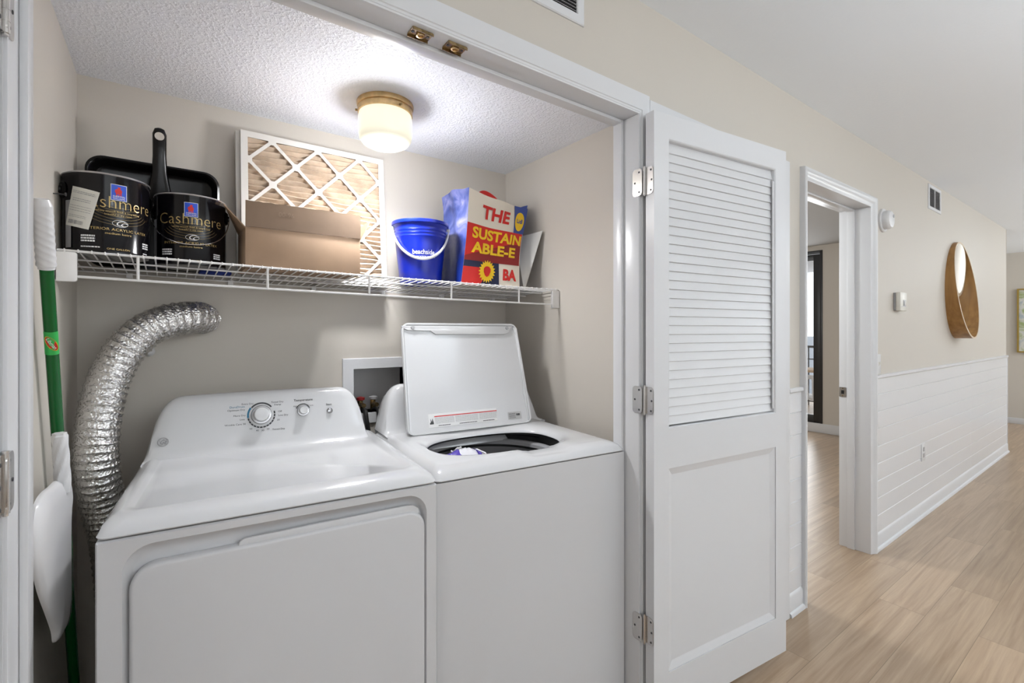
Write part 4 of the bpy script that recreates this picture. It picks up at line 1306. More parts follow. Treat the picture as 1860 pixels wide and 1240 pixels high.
# pale sheet leaning in the corner
bm = bm_new()
zs = shelf_z(1.33, 1.7)
P4 = [Vector((1.262, 1.655, zs)), Vector((1.300, 1.70, zs)), Vector((1.374, 1.662, 1.782)), Vector((1.315, 1.79, 1.765))]
rows_ = []
for j in range(13):
    t_ = j / 12
    a = P4[0].lerp(P4[3], t_); b_ = P4[1].lerp(P4[2], t_)
    rows_.append([a.lerp(b_, i / 10) + Vector((0.006 * math.sin(PI * i / 10), 0, 0)) for i in range(11)])
rows2 = [[p + Vector((0.002, 0.002, 0)) for p in r] for r in rows_]
loft(bm, rows_, closed=False); loft(bm, rows2, closed=False)
tag(obj('paper_sheet', bm, M_paper, None, smooth=60), 'pale translucent sheet leaning upright between the shopping bag and the right closet wall', 'sheet')

# ------------------------------------------------------------------ foil dryer duct
path = [(0.098, 1.962, 1.372), (0.085, 1.925, 1.372), (0.055, 1.875, 1.372), (0.0, 1.845, 1.360), (-0.055, 1.825, 1.330), (-0.100, 1.805, 1.275), (-0.132, 1.79, 1.205),
        (-0.150, 1.775, 1.13), (-0.160, 1.765, 1.05), (-0.163, 1.765, 0.97), (-0.158, 1.78, 0.89), (-0.148, 1.81, 0.81), (-0.135, 1.83, 0.72), (-0.125, 1.84, 0.60), (-0.118, 1.84, 0.46), (-0.115, 1.85, 0.35)]
def catmull(P, n):
    P = [Vector(p) for p in P]; P = [P[0] * 2 - P[1]] + P + [P[-1] * 2 - P[-2]]
    out = []
    for i in range(1, len(P) - 2):
        for k in range(n):
            t = k / n
            out.append(0.5 * ((2 * P[i]) + (-P[i - 1] + P[i + 1]) * t + (2 * P[i - 1] - 5 * P[i] + 4 * P[i + 1] - P[i + 2]) * t * t + (-P[i - 1] + 3 * P[i] - 3 * P[i + 1] + P[i + 2]) * t ** 3))
    out.append(P[-2]); return out
cp = catmull(path, 60)
# resample evenly
ds = [0]
for a, b_ in zip(cp, cp[1:]): ds.append(ds[-1] + (b_ - a).length)
tot = ds[-1]; step = 0.0026; nS = int(tot / step); pts = []; j = 0
for i in range(nS + 1):
    s_ = i * tot / nS
    while j < len(ds) - 2 and ds[j + 1] < s_: j += 1
    pts.append(cp[j].lerp(cp[j + 1], (s_ - ds[j]) / max(1e-9, ds[j + 1] - ds[j])))
bm = bm_new(); rnd = random.Random(2)
rings = []; up = Vector((1, 0, 0)); seg = 56
for i, p in enumerate(pts):
    t_ = (pts[min(i + 1, nS)] - pts[max(i - 1, 0)]).normalized()
    n_ = (up - t_ * up.dot(t_)).normalized(); up = n_; b_ = t_.cross(n_)
    ph = (i * tot / nS) / 0.0205
    ring = []
    for k in range(seg):
        a = 2 * PI * k / seg
        cyc = (ph + k / seg) % 1.0
        r_ = 0.0555 - 0.0062 * math.sin(PI * cyc) ** 0.45
        r_ += rnd.uniform(-0.0013, 0.0013) * (0.25 + math.sin(PI * cyc))
        ring.append(p + (n_ * math.cos(a) + b_ * math.sin(a)) * r_)
    rings.append(ring)
loft(bm, rings, True, False, False)
tag(obj('dryer_duct', bm, M_foil, None, smooth=50), 'crinkled silver foil dryer duct curving up the left closet corner', 'dryer duct')
bm = bm_new(); lathe(bm, [(0.001, 0.022), (0.010, 0.021), (0.016, 0.014), (0.018, 0.0)], 24, (-0.052, YB, 1.262), 'y', cap=False)
tag(obj('wall_plug', bm, M_plw), 'small white dome plug on the back wall under the foil duct', 'plug')

# ------------------------------------------------------------------ laundry outlet box
ob = thing('outlet_box', 'recessed laundry water outlet box with a white frame in the back closet wall', 'outlet box', (WB[0], YB, WB[2]))
wx, wz = WB[1] - WB[0], WB[3] - WB[2]
bm = bm_new()
rings = []
for ins, y in ((-0.045, 0.0), (-0.045, -0.006), (-0.042, -0.008), (-0.001, -0.008), (0.0, -0.006), (0.0, 0.09)):
    rings.append([(ins, y, ins), (wx - ins, y, ins), (wx - ins, y, wz - ins), (ins, y, wz - ins)])
loft(bm, rings, True, False, True); obj('box_frame', bm, M_trim, ob, smooth=20)
for i, (x, m_) in enumerate(((0.045, M_dred), (0.10, M_plg))):
    bm = bm_new(); tube(bm, [(x, 0.05, 0.0), (x, 0.05, 0.045)], 0.011, 16); tube(bm, [(x, 0.05, 0.030), (x, 0.0, 0.030)], 0.009, 16); v_ = obj('valve', bm, M_brassd, ob)
    bm = bm_new(); lathe(bm, [(0.004, 0.0), (0.017, 0.004), (0.018, 0.014), (0.004, 0.018)], 12, (x, 0.045, 0.045)); obj('valve_knob', bm, m_, v_)
for i, x in enumerate((0.045, 0.10)):
    bm = bm_new(); tube(bm, catmull([(x, 0.05, 0.003), (x, -0.010, 0.012), (x, -0.035, -0.03), (x + 0.02, -0.04, -0.2), (x + 0.03, -0.04, -0.5)], 8), 0.009, 12); obj('supply_hose', bm, M_blackm, ob)

# ------------------------------------------------------------------ broom and white dustpan
def broom_pt(z):
    # line from (-0.203,1.318,1.583) through (-0.170,1.4566,0.527)
    t = (1.583 - z) / (1.583 - 0.380)
    return Vector((-0.2035 - 0.0015 * t, 1.318 + 0.412 * t, z))
br = thing('broom', 'broom with a green pole and white ribbed grip leaning in the left closet corner', 'broom')
bm = bm_new(); tube(bm, [broom_pt(1.50), broom_pt(0.12)], 0.0115, 20); obj('pole', bm, M_green, br)
bm = bm_new()
ax = (broom_pt(1.4) - broom_pt(1.5)).normalized()
rings = []
n_ = 70
e1 = ax.cross(Vector((0, 1, 0))).normalized(); e2 = ax.cross(e1)
for i in range(n_ + 1):
    q = i / n_; z = 1.592 - 0.135 * q
    p = broom_pt(z)
    r_ = 0.0155 * min(1, 0.72 + q * 3) if q < 0.1 else 0.0155
    if q > 0.97: r_ = 0.0135
    rings.append([p + (e1 * math.cos(2 * PI * k / 40) + e2 * math.sin(2 * PI * k / 40)) * (r_ + (0.0009 * max(0, math.sin(k * PI / 5 + i * 0.9)) if 0.2 < q < 0.95 else 0)) for k in range(40)])
loft(bm, rings, True, True, True); o = obj('hand_grip', bm, M_plw, br); o['label'] = 'white ribbed hand grip'
# label on the pole
bm = bm_new()
c1 = broom_pt(1.305)
fl = (Vector((0, 0, 1.33)) - c1); fl = (fl - ax * fl.dot(ax)).normalized(); sd_ = fl.cross(-ax).normalized() * -1
def Fp(u, v, l=0):
    a = u / 0.0117
    return c1 - ax * v + (fl * math.cos(a) + sd_ * math.sin(a)) * (0.0118 + l)
loft(bm, [[Fp(0.0117 * R(-80 + 10 * i), v) for i in range(17)] for v in (-0.026, 0.026)], closed=False); lb = obj('pole_label', bm, M_greenl, br); lb['label'] = 'light green label with a red oval logo'
def rotF(l0, a):
    return lambda u, v, l=0: Fp(u * math.cos(a) - v * math.sin(a), u * math.sin(a) + v * math.cos(a), l0 + l)
bm = bm_new(); disc(bm, rotF(0.0003, R(-62)), 0, 0, 0.0185, 0.0085, 28); obj('logo_oval_edge', bm, M_yellow, lb)
bm = bm_new(); disc(bm, rotF(0.0006, R(-62)), 0, 0, 0.0170, 0.0070, 28); obj('logo_oval', bm, M_red, lb)
bm = bm_new(); add_text(bm, rotF(0.0010, R(-62)), 'Libman', 0.0095, 0, -0.003); obj('logo_lettering', bm, M_white, lb)
bh = broom_pt(0.13)
bm = bm_new()
rings = []
for z, hx, hy in ((0.15, 0.014, 0.016), (0.125, 0.018, 0.05), (0.105, 0.019, 0.085), (0.09, 0.019, 0.09)):
    rings.append([(bh.x + 0.002 + hx * math.cos(a), bh.y + hy * math.sin(a), z) for a in [2 * PI * k / 24 for k in range(24)]])
loft(bm, rings, True, True, True); obj('broom_head', bm, M_green, br)
bm = bm_new()
for i in range(-10, 11):
    for j in (-1, 0, 1):
        tube(bm, [(bh.x + 0.010 * j, bh.y + i * 0.0080, 0.095), (bh.x + 0.012 * j, bh.y + i * 0.0088, 0.003)], 0.0028, 5)
obj('bristles', bm, M_greenl, br)

dw = thing('hand_dustpan', 'white hand dustpan with a ribbed grip hanging in front of the green broom pole', 'dustpan')
# ribbed grip, in front of the pole
g0, g1 = Vector((-0.198, 1.475, 1.095)), Vector((-0.188, 1.475, 0.985))
import itertools
def img(px, py, x):
    a = (px - 930) / 863; b = (600 - py) / 863
    rx, ry = 0.8100 * a + 0.5864, 0.8100 - 0.5864 * a
    d = x / rx
    return Vector((x, ry * d, 1.33 + b * d))
XG = -0.180
gt, gb = img(108, 786, XG), img(115, 893, XG)
bm = bm_new(); rings = []
for i in range(41):
    q = i / 40; p = gt.lerp(gb, q)
    r_ = 0.0165 + 0.001 * q
    if q < 0.04: r_ = 0.014
    rings.append([(p.x + (r_ * 0.75 + 0.0010 * math.sin(k * PI / 3 + i * 0.45)) * math.cos(2 * PI * k / 36), p.y + (r_ + 0.0014 * math.sin(k * PI / 3 + i * 0.45)) * math.sin(2 * PI * k / 36), p.z) for k in range(36)])
loft(bm, rings, True, True, True); obj('dustpan_grip', bm, M_plw, dw)
# pan body: rounded shovel, hollow side to the wall; outline traced on the plane of the pan
out_px = [(104, 872), (92, 884), (79, 895), (68, 915), (62, 950), (61, 985), (64, 1030), (74, 1075), (88, 1115), (98, 1145), (101, 1165), (108, 1158), (116, 1140), (120, 1115), (120, 1060), (120, 1000), (120, 950), (122, 905), (124, 880), (118, 872)]
XP = -0.186
out = catmull([img(px, py, XP) for px, py in out_px], 4)
cen = img(100, 985, XP)
bm = bm_new()
def ringat(f, dx): return [Vector((XP + dx, cen.y + (p.y - cen.y) * f, cen.z + (p.z - cen.z) * f)) for p in out]
loft(bm, [ringat(1.0, -0.005), ringat(1.0, -0.001), ringat(0.985, 0.003), ringat(0.93, 0.008), ringat(0.75, 0.013), ringat(0.45, 0.016), ringat(0.15, 0.017)], True, False, True)
loft(bm, [ringat(1.0, -0.005), ringat(0.985, -0.005), ringat(0.97, -0.001), ringat(0.72, 0.009), ringat(0.15, 0.013)], True, False, True)
obj('pan', bm, M_plw, dw)
bm = bm_new()
lipp = [img(px, py, XP - 0.0) for px, py in ((124, 905), (129, 940), (133, 1000), (133, 1060), (130, 1110), (124, 1135))]
lip2 = [img(px, py, XP - 0.0) for px, py in ((120, 905), (119, 940), (119, 1000), (119, 1060), (118, 1110), (115, 1140))]
loft(bm, [lipp, lip2, [p + Vector((-0.006, 0, 0)) for p in lip2], [p + Vector((-0.006, 0, 0)) for p in lipp], lipp], closed=False)
o = obj('rubber_lip', bm, M_green, dw); o['label'] = 'dark green rubber lip'

# small screws in the left wall
bm = bm_new(); tube(bm, [(XL, 1.60, 1.665), (XL + 0.022, 1.598, 1.666)], 0.0016, 8); lathe(bm, [(0.001, 0.025), (0.005, 0.024), (0.004, 0.021)], 12, (XL, 1.598, 1.666), 'x', cap=False)
tag(obj('wall_screw', bm, M_dgrey), 'small dark screw sticking out of the left closet wall beside the broom grip', 'screw')

# ------------------------------------------------------------------ appliances
def superell(cx, cy, ax_, ay_, n_, m_, start=0):
    out = []
    for k in range(m_):
        a = 2 * PI * k / m_ + start
        c_, s_ = math.cos(a), math.sin(a)
        out.append((cx + ax_ * math.copysign(abs(c_) ** (2 / n_), c_), cy + ay_ * math.copysign(abs(s_) ** (2 / n_), s_)))
    return out

def panel_mesh(bm, W, y0, zb, ztop, dx0, dx1, prof, inset_top):
    """control panel: grid over x; prof = list of (f, y) from deck up over to the back; f=height fraction"""
    rows = []
    nx = 80
    for i in range(nx + 1):
        q = i / nx
        # end rounding
        e = min(q, 1 - q) * (dx1 - dx0)
        R_ = 0.078
        s_ = 1.0 if e >= R_ else (1 - (1 - e / R_) ** 2.9) ** (1 / 2.9) 
        s_ = max(s_, 0.0)
        arch = 1 - 0.03 * (2 * q - 1) ** 2
        row = []
        for f, y in prof:
            zf = zb + (ztop - zb) * f * arch * (0.0 + 1.0 * s_)
            # narrower towards the top
            x = lerp(dx0, dx1, q) 
            xm = (dx0 + dx1) / 2
            x = xm + (x - xm) * (1 - inset_top * f * s_)
            row.append((x, y, zf))
        rows.append(row)
    loft(bm, rows, closed=False)
    for r in (rows[0], rows[-1]):
        try: bm.faces.new([bm.verts.new(p) for p in r])
        except Exception: pass

PROF = [(-0.35, 0.470), (-0.05, 0.492), (0.0, 0.500), (0.04, 0.512), (0.12, 0.522), (0.25, 0.530), (0.45, 0.540), (0.65, 0.550), (0.82, 0.559), (0.92, 0.566), (0.98, 0.576), (1.0, 0.590), (0.99, 0.612), (0.93, 0.635), (0.80, 0.645), (0.4, 0.647), (-0.3, 0.647)]

def cabinet_box(bm, W, D, z0, z1, bev=0.006):
    pr = rrect(0, W, 0, D, bev, 3); pi = rrect(0.012, W - 0.012, 0.012, D - 0.012, bev, 3)
    loft(bm, [[(x, y, z0) for x, y in pr], [(x, y, z1) for x, y in pr], [(x, y, z1) for x, y in pi], [(x, y, z0 + 0.02) for x, y in pi]], True, True, True)

# ---- dryer
W_, D_ = 0.686, 0.640
ZS = 0.930
dr = thing('dryer', 'white clothes dryer with a round timer dial under the wire shelf', 'dryer', (-0.112, 1.187, 0), -5.2)
# cabinet with recessed front
bm = bm_new()
n = 8
def fr(x0, x1, z0, z1, r, y): return [(x, y, z) for x, z in rrect(x0, x1, z0, z1, r, n)]
loft(bm, [fr(0, W_, 0.03, ZS - 0.002, 0.003, D_), fr(0, W_, 0.03, ZS - 0.002, 0.003, 0.004), fr(0.003, W_ - 0.003, 0.033, ZS - 0.005, 0.003, 0.0),
          fr(0.040, 0.658, 0.12, 0.910, 0.052, 0.0), fr(0.042, 0.656, 0.122, 0.908, 0.050, 0.004), fr(0.049, 0.652, 0.126, 0.895, 0.046, 0.018), fr(0.053, 0.650, 0.13, 0.886, 0.044, 0.022)], True, True, True)
obj('cabinet', bm, M_cab, dr, smooth=30)
bm = bm_new(); 
for x in (0.05, W_ - 0.05):
    for y in (0.05, D_ - 0.05): lathe(bm, [(0.018, 0), (0.018, 0.03)], 16, (x, y, 0))
obj('levelling_foot', bm, M_blackm, dr)
# door with a finger recess lip
bm = bm_new()
def frd(ins, y, top=0.0): return [(x, y, z) for x, z in rrect(0.050 + ins, 0.654 - ins, 0.135 + ins, 0.869 - ins - top, 0.046 - ins, n)]
loft(bm, [frd(0.001, 0.021), frd(0.0, 0.006), frd(0.0015, 0.001), frd(0.005, -0.002), frd(0.008, -0.0025)], True, True, True)
dd = obj('door', bm, M_cab, dr, smooth=40)
bm = bm_new()
pr = [(0.235, 0.868), (0.238, 0.876), (0.246, 0.881), (0.600, 0.884), (0.622, 0.882), (0.636, 0.873), (0.64, 0.86), (0.235, 0.86)]
prism(bm, pr, 'y', 0.004, 0.012); obj('finger_lip', bm, M_cab, dd, bev=0.001)

# dryer top deck
def deck_rings(W, D, zs, zt, ins_l, ins_r, ins_f, dish):
    def rr(il, ir, f, b_, rad, z): return [(x, y, z) for x, y in rrect_d(il, W - ir, f, D - b_, rad, 10)]
    out = [rr(0, 0, 0.0, 0, 0.020, zs), rr(-0.0015, -0.0015, -0.0025, 0, 0.022, zs + 0.003), rr(0.001, 0.001, 0.002, 0, 0.024, zs + 0.008)]
    h = zt - zs
    for q in (0.3, 0.55, 0.75, 0.88, 0.96, 1.0):
        f = 1 - math.cos(q * PI / 2)
        g = math.sin(q * PI / 2)
        out.append(rr(0.001 + ins_l * f, 0.001 + ins_r * f, 0.002 + ins_f * (0.35 * q + 0.65 * f), 0, 0.026 + 0.006 * q, zs + 0.008 + (h - 0.008) * (0.5 * q + 0.5 * g)))
    if dish:
        out.append(rr(ins_l + 0.012, ins_r + 0.012, ins_f + 0.012, 0.05, 0.030, zt + 0.0004))
        out.append(rr(ins_l + 0.020, ins_r + 0.020, ins_f + 0.020, 0.06, 0.028, zt - 0.003))
    return out
bm = bm_new()
loft(bm, deck_rings(W_, D_, ZS + 0.002, 0.963, 0.026, 0.034, 0.048, True), True, True, True)
obj('top_deck', bm, M_appl, dr, smooth=40)
bm = bm_new(); panel_mesh(bm, W_, 0.5, 0.958, 1.133, 0.008, 0.640, PROF, 0.085)
cpn = obj('control_panel', bm, M_appl, dr, smooth=40)
# frame of the sloped face of the panel
pa = Vector((0, 0.535, 1.0)); pdir = Vector((0, 0.0255, 0.112)).normalized(); pn = Vector((0, -0.112, 0.0255)).normalized()
def Pan(x, z, l=0):
    """point on the panel face at height z (local)"""
    f = (z - 0.958) / (1.133 - 0.958)
    ys = [(0.12, .522), (.25, .530), (.45, .540), (.65, .550), (.82, .559), (.92, .566)]
    for (fa, ya), (fb, yb) in zip(ys, ys[1:]):
        if f <= fb or (fb == .92): break
    y = ya + (yb - ya) * (f - fa) / (fb - fa)
    return Vector((x, y, z)) + pn * (l + 0.0008)
def knob(parent, name, cx, cz, r0, r1, h0, h1, m0, m1):
    o_ = Pan(cx, cz, 0)
    def ring(r, h): return [o_ + (Vector((1, 0, 0)) * math.cos(2 * PI * k / 40) + pdir * math.sin(2 * PI * k / 40)) * r + pn * h for k in range(40)]
    bm = bm_new(); loft(bm, [ring(r0, 0), ring(r0, h0 * .6), ring(r0 * .93, h0), ring(r1 * 1.05, h0 * 1.05)], True, True, False); a = obj(name, bm, m0, parent)
    bm = bm_new(); loft(bm, [ring(r1 * 1.02, h0), ring(r1, h1 * .9), ring(r1 * .93, h1), ring(r1 * .85, h1 + .0005), ring(r1 * .5, h1 - 0.0005)], True, False, True); b_ = obj('knob_cap', bm, m1, a)
    return a
dial = knob(dr, 'timer_dial', 0.306, 1.060, 0.030, 0.0215, 0.010, 0.030, mat('dial_grey', (0.45, 0.45, 0.46), 0.2, 0.6), M_appl)
knob(dr, 'temperature_knob', 0.429, 1.063, 0.0185, 0.0125, 0.008, 0.022, mat('dial_grey', (0.45, 0.45, 0.46), 0.2, 0.6), M_appl)
knob(dr, 'start_button', 0.513, 1.056, 0.0095, 0.0085, 0.003, 0.006, mat('button_grey', (0.38, 0.38, 0.39), 0.2, 0.7), mat('button_grey', (0.38, 0.38, 0.39), 0.2, 0.7))
Fd = lambda u, v, l=0: Pan(0.306 + u, 1.060 + v, l)
bm = bm_new()
for k in range(13):
    a0 = 192 + k * 14.2
    if a0 < 372: arc_strip(bm, Fd, 0, 0, 0.040, 0.040, 0.0042, a0, a0 + 11.5, 5)
arc_strip(bm, Fd, 0, 0, 0.0385, 0.0385, 0.0045, 38, 140, 16)
TX = [(-0.046, 0.017, 'Optimum Dry', 'RIGHT'), (-0.044, 0.0, 'More Dry', 'RIGHT'), (-0.046, -0.012, 'Less', 'RIGHT'), (-0.044, -0.026, 'Wrinkle Care 30', 'RIGHT'), (-0.022, 0.034, 'Extra Dry', 'RIGHT'),
      (0.028, 0.034, 'Timed Dry', 'LEFT'), (0.037, 0.026, 'Damp', 'LEFT'), (0.048, 0.004, 'Off', 'LEFT'), (0.048, -0.008, 'Less Dry', 'LEFT'), (0.044, -0.022, '20', 'LEFT'),
      (-0.030, -0.042, '50', 'CENTER'), (-0.012, -0.049, '40', 'CENTER'), (0.003, -0.050, '30', 'CENTER'), (0.018, -0.047, '20', 'CENTER'), (0.030, -0.050, 'Timed Dry', 'LEFT')]
for u, v, s_, al_ in TX: add_text(bm, Fd, s_, 0.0072, u, v, align=al_, sx=1.15)
add_text(bm, Fd, 'Temperature', 0.0095, 0.125, 0.034, sx=1.15, bold=0.0001)
add_text(bm, Fd, 'High', 0.0065, 0.100, 0.016); add_text(bm, Fd, 'Low', 0.0065, 0.150, 0.016)
add_text(bm, Fd, 'Start', 0.0085, 0.205, 0.014, sx=1.15, bold=0.0001)
arc_strip(bm, Fd, 0.123, 0.003, 0.023, 0.023, 0.003, 20, 160, 12)
obj('dial_lettering', bm, M_dgrey, cpn)['label'] = 'dark printed dial markings'
bm = bm_new(); arc_strip(bm, Fd, 0, 0, 0.0405, 0.0405, 0.0055, 142, 190, 12); add_text(bm, Fd, 'DuraDrum', 0.0085, -0.046, 0.026, align='RIGHT', sx=1.1); obj('teal_lettering', bm, M_teal, cpn)['label'] = 'teal printed accent'
# round badge
Fg = lambda u, v, l=0: Pan(0.052 + u, 1.006 + v, l + 0.0008)
bm = bm_new(); arc_strip(bm, Fg, 0, 0, 0.0135, 0.0125, 0.0018, 0, 360, 32); add_text(bm, Fg, 'GE', 0.0165, 0, -0.0055, shear=0.5, sx=0.85, bold=0.0003)
for k in range(4): arc_strip(bm, Fg, 0.006 * math.cos(R(45 + 90 * k)), 0.006 * math.sin(R(45 + 90 * k)), 0.0045, 0.0045, 0.0007, 90 * k, 90 * k + 200, 10)
obj('badge_lettering', bm, M_grey, cpn)['label'] = 'round grey monogram badge'

# ---- washer
wa = thing('washing_machine', 'white top-loading washing machine with its lid raised', 'washing machine', (0.580, 1.150, 0), -5.2)
ZW = 0.920
bm = bm_new(); cabinet_box(bm, W_, D_, 0.03, ZW - 0.002, 0.006); obj('cabinet', bm, M_cab, wa)
bm = bm_new()
for x in (0.05, W_ - 0.05):
    for y in (0.05, D_ - 0.05): lathe(bm, [(0.018, 0), (0.018, 0.03)], 16, (x, y, 0))
obj('levelling_foot', bm, M_blackm, wa)
m_ = 44
rings = deck_rings(W_, D_, ZW + 0.001, 0.953, 0.030, 0.042, 0.045, False)
# order the opening ring to match rrect's start (top-right corner, counter-clockwise from angle 0)
def se_ring(cx, cy, ax_, ay_, nexp, z, zt=None):
    out = []
    for (x, y, _) in rings[-1]:
        a = math.atan2((y - 0.29) / 0.29, (x - W_ / 2) / (W_ / 2))
        c_, s_ = math.cos(a), math.sin(a)
        r_ = (abs(c_) ** nexp + abs(s_) ** nexp) ** (-1 / nexp)
        yy = cy + ay_ * r_ * s_
        out.append((cx + ax_ * r_ * c_, yy, z if zt is None else lerp(z, zt, (yy - cy) / ay_ * .5 + .5)))
    return out
OCX, OCY = 0.325, 0.262
rings += [se_ring(OCX + .008, OCY + 0.012, 0.272, 0.192, 3.6, 0.9535), se_ring(OCX + .005, OCY + .008, 0.262, 0.182, 3.2, 0.9525), se_ring(OCX, OCY + .003, 0.250, 0.171, 2.9, 0.948), se_ring(OCX, OCY, 0.240, 0.161, 2.7, 0.941), se_ring(OCX, OCY, 0.235, 0.157, 2.6, 0.935), se_ring(OCX, OCY, 0.234, 0.156, 2.6, 0.931)]
bm = bm_new(); loft(bm, rings, True, False, False)
for v in bm.verts:
    if v.co.y < 0.112 and v.co.z > 0.938 and 0.30 < v.co.x < 0.50:
        e_ = max(0.0, min(1.0, (v.co.x - 0.31) / 0.03)) * max(0.0, min(1.0, (0.49 - v.co.x) / 0.03)) * max(0.0, min(1.0, (v.co.y - 0.016) / 0.014))
        v.co.z -= 0.009 * e_
obj('top_deck', bm, M_appl, wa, smooth=45)
TC = (OCX, OCY + 0.028)
def circ(r, z, i0=rings[-1]):
    out = []
    for (x, y, _) in i0:
        a = math.atan2(y - OCY, x - OCX); out.append((TC[0] + r * math.cos(a), TC[1] + r * math.sin(a), z))
    return out
bm = bm_new(); loft(bm, [se_ring(OCX, OCY, 0.2345, 0.1565, 2.6, 0.9305), se_ring(OCX, OCY, 0.240, 0.162, 2.4, 0.924), circ(0.249, 0.908), circ(0.2505, 0.884)], True, False, False)
obj('tub_ring', bm, M_blackm, wa)
bm = bm_new(); lathe(bm, [(0.250, 0.886), (0.246, 0.892), (0.236, 0.891), (0.231, 0.884), (0.231, 0.872)], 96, (TC[0], TC[1], 0), cap=False)
o = obj('balance_ring', bm, M_plg, wa)
bm = bm_new(); lathe(bm, [(0.231, 0.872), (0.237, 0.870), (0.237, 0.864), (0.231, 0.863)], 96, (TC[0], TC[1], 0), cap=False); obj('ring_groove', bm, M_blackm, wa)
bm = bm_new(); lathe(bm, [(0.231, 0.863), (0.230, 0.46), (0.19, 0.42), (0.001, 0.42)], 96, (TC[0], TC[1], 0), cap=False)
obj('wash_basket', bm, M_steelb, wa)
bm = bm_new(); panel_mesh(bm, W_, 0.5, 0.950, 1.128, 0.006, 0.680, PROF, 0.07); obj('control_panel', bm, M_appl, wa, smooth=40)
# raised lid
ld_a = R(15.5)
hx0, hx1, hy, hz, LL = 0.066, 0.594, 0.432, 0.955, 0.420
lu = Vector((0, math.sin(ld_a), math.cos(ld_a))); ln = Vector((0, -math.cos(ld_a), math.sin(ld_a)))
def Lid(u, v, l=0): return Vector((hx0 + u, hy, hz)) + lu * v + ln * l
LW = hx1 - hx0
def lring(ins, l, cut=0.0, rad=0.03):
    pts = rrect(ins, LW - ins, ins * 0.4, LL - ins, max(0.004, rad - ins), 8)
    return [Lid(x + (0.012 * (v / LL) * (1 if x < LW / 2 else -1)), v, l) for x, v in pts]
bm = bm_new()
loft(bm, [lring(0.010, -0.024), lring(0.003, -0.021), lring(0.0, -0.014), lring(0.0, -0.003), lring(0.002, 0.0), lring(0.007, 0.0), lring(0.009, -0.002), lring(0.011, -0.006), lring(0.013, -0.0065)], True, True, True)
lid = obj('lid', bm, M_appl, wa, smooth=40)
bm = bm_new()
# stepped inner grip strip along the free edge
pr = [(0.012, LL - 0.012), (0.012, LL - 0.018), (0.035, LL - 0.030), (0.125, LL - 0.032), (0.145, LL - 0.046), (LW - 0.075, LL - 0.047), (LW - 0.055, LL - 0.040), (LW - 0.045, LL - 0.022), (LW - 0.03, LL - 0.012)]
loft(bm, [[Lid(u, v, -0.006) for u, v in pr], [Lid(u, v, 0.0) for u, v in pr]], True, True, True)
obj('lid_grip', bm, M_appl, lid, bev=0.0015)
bm = bm_new()
for u in (0.055, LW - 0.062):
    o_ = Lid(u, LL - 0.020, 0); 
    def ring(r, h): return [o_ + (Vector((1, 0, 0)) * math.cos(2 * PI * k / 20) + lu * math.sin(2 * PI * k / 20)) * r + ln * h for k in range(20)]
    loft(bm, [ring(0.0075, 0), ring(0.007, 0.004), ring(0.004, 0.0045)], True, False, True)
obj('lid_bumper', bm, M_plg, lid)
bm = bm_new()
pr = [(LW - 0.012, 0.01), (LW - 0.012, LL - 0.02), (LW - 0.022, LL - 0.012), (LW - 0.032, LL - 0.020), (LW - 0.020, LL - 0.05), (LW - 0.018, LL - 0.09), (LW - 0.018, 0.16), (LW - 0.026, 0.12), (LW - 0.020, 0.09), (LW - 0.017, 0.01)]
loft(bm, [[Lid(u, v, -0.006) for u, v in pr], [Lid(u, v, -0.001) for u, v in pr]], True, True, True); obj('lid_side_rib', bm, M_appl, lid, bev=0.001)
Fl = lambda u, v, l=0: Lid(u, v, -0.0062 + l)
bm = bm_new(); add_patch(bm, Fl, [(0.085, 0.022), (0.370, 0.022), (0.370, 0.072), (0.085, 0.072)], 0.0003); wl = obj('warning_label', bm, M_white, lid); wl['label'] = 'white warning label with a red line'
bm = bm_new(); add_patch(bm, Fl, [(0.108, 0.0595), (0.370, 0.0595), (0.370, 0.063), (0.108, 0.063)], 0.0008); obj('red_line', bm, M_red, wl)
bm = bm_new()
for a, b_ in ((0.110, 0.186), (0.192, 0.286), (0.292, 0.368)): bar_rows(bm, Fl, a, 0.034, b_ - a, 0.023, 7, int(a * 1000), 0.28, 0.0008)
obj('fine_print', bm, M_grey, wl)
bm = bm_new()
for a, b_ in ((0.122, 0.170), (0.206, 0.280), (0.306, 0.356)): bar_rows(bm, Fl, a, 0.025, b_ - a, 0.005, 1, int(a * 1000), 0.5, 0.0008)
add_patch(bm, Fl, [(0.089, 0.034), (0.104, 0.034), (0.104, 0.040), (0.100, 0.056), (0.097, 0.043), (0.092, 0.056), (0.093, 0.042), (0.089, 0.039)], 0.0008)
obj('bold_print', bm, M_dgrey, wl)
bm = bm_new(); add_patch(bm, Fl, [(0.418, 0.020), (0.482, 0.020), (0.482, 0.050), (0.418, 0.050)], 0.0003); spc = obj('rating_label', bm, mat('silver_label', (0.5, 0.5, 0.5), 0.35), lid)
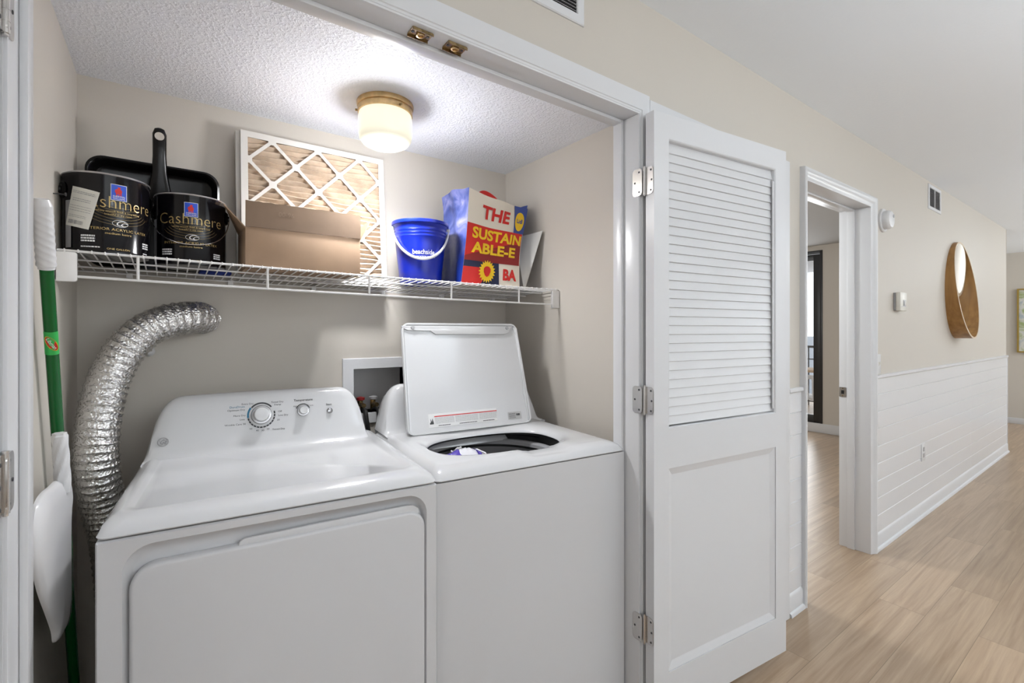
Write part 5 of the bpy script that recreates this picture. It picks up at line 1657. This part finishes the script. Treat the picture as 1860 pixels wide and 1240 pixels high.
bm = bm_new(); bar_rows(bm, Fl, 0.424, 0.024, 0.030, 0.022, 4, 77, 0.3, 0.0008); bar_rows(bm, Fl, 0.458, 0.032, 0.016, 0.012, 1, 78, 0.7, 0.0008); obj('rating_print', bm, M_dgrey, spc)
# something purple in the tub
pk = thing('laundry_package', 'purple and clear plastic package lying inside the open washer drum', 'plastic package')
Mw = Matrix.Translation((0.580, 1.150, 0)) @ Matrix.Rotation(R(-5.2), 4, 'Z')
bm = bm_new(); rnd = random.Random(4)
def pkp(u, v, l=0):
    z = 0.878 + 0.007 * math.sin(u * 40 + 1) + 0.010 * math.cos(v * 60) + 0.018 * (1 - (u / 0.1) ** 2) + l
    p = Mw @ Vector((0.232 + u, 0.335 + v, 0)); return Vector((p.x, p.y, z + (rnd.uniform(-.003, .003) if l == 0 else 0)))
rows_ = [[pkp(-0.095 + 0.19 * i / 24, -0.055 + 0.11 * j / 14) for i in range(25)] for j in range(15)]
base_ = [[p - Vector((0, 0, 0.03)) for p in r] for r in rows_]
loft(bm, rows_, closed=False); loft(bm, base_, closed=False)
for r0, r1 in ((rows_[0], base_[0]), (rows_[-1], base_[-1]), ([r[0] for r in rows_], [r[0] for r in base_]), ([r[-1] for r in rows_], [r[-1] for r in base_])): loft(bm, [r0, r1], closed=False)
obj('film_wrapping', bm, M_film, pk, smooth=30)
bm = bm_new()
loft(bm, [[p + Vector((0, 0, 0.0025)) for p in r[1:11]] for r in rows_[1:14]], closed=False)
loft(bm, [[p + Vector((0, 0, 0.0025)) for p in r[18:22]] for r in rows_[2:13]], closed=False)
obj('purple_band', bm, M_purple, pk, smooth=30)
bm = bm_new()
for (u0, v0, u1, v1) in ((-0.098, 0.03, -0.055, -0.05), (0.04, 0.05, 0.09, -0.03), (-0.02, 0.05, 0.0, 0.01)):
    tube(bm, [pkp(lerp(u0, u1, k / 6), lerp(v0, v1, k / 6)) + Vector((0, 0, 0.006)) for k in range(7)], 0.0035, 6)
obj('crimped_seam', bm, M_white, pk)
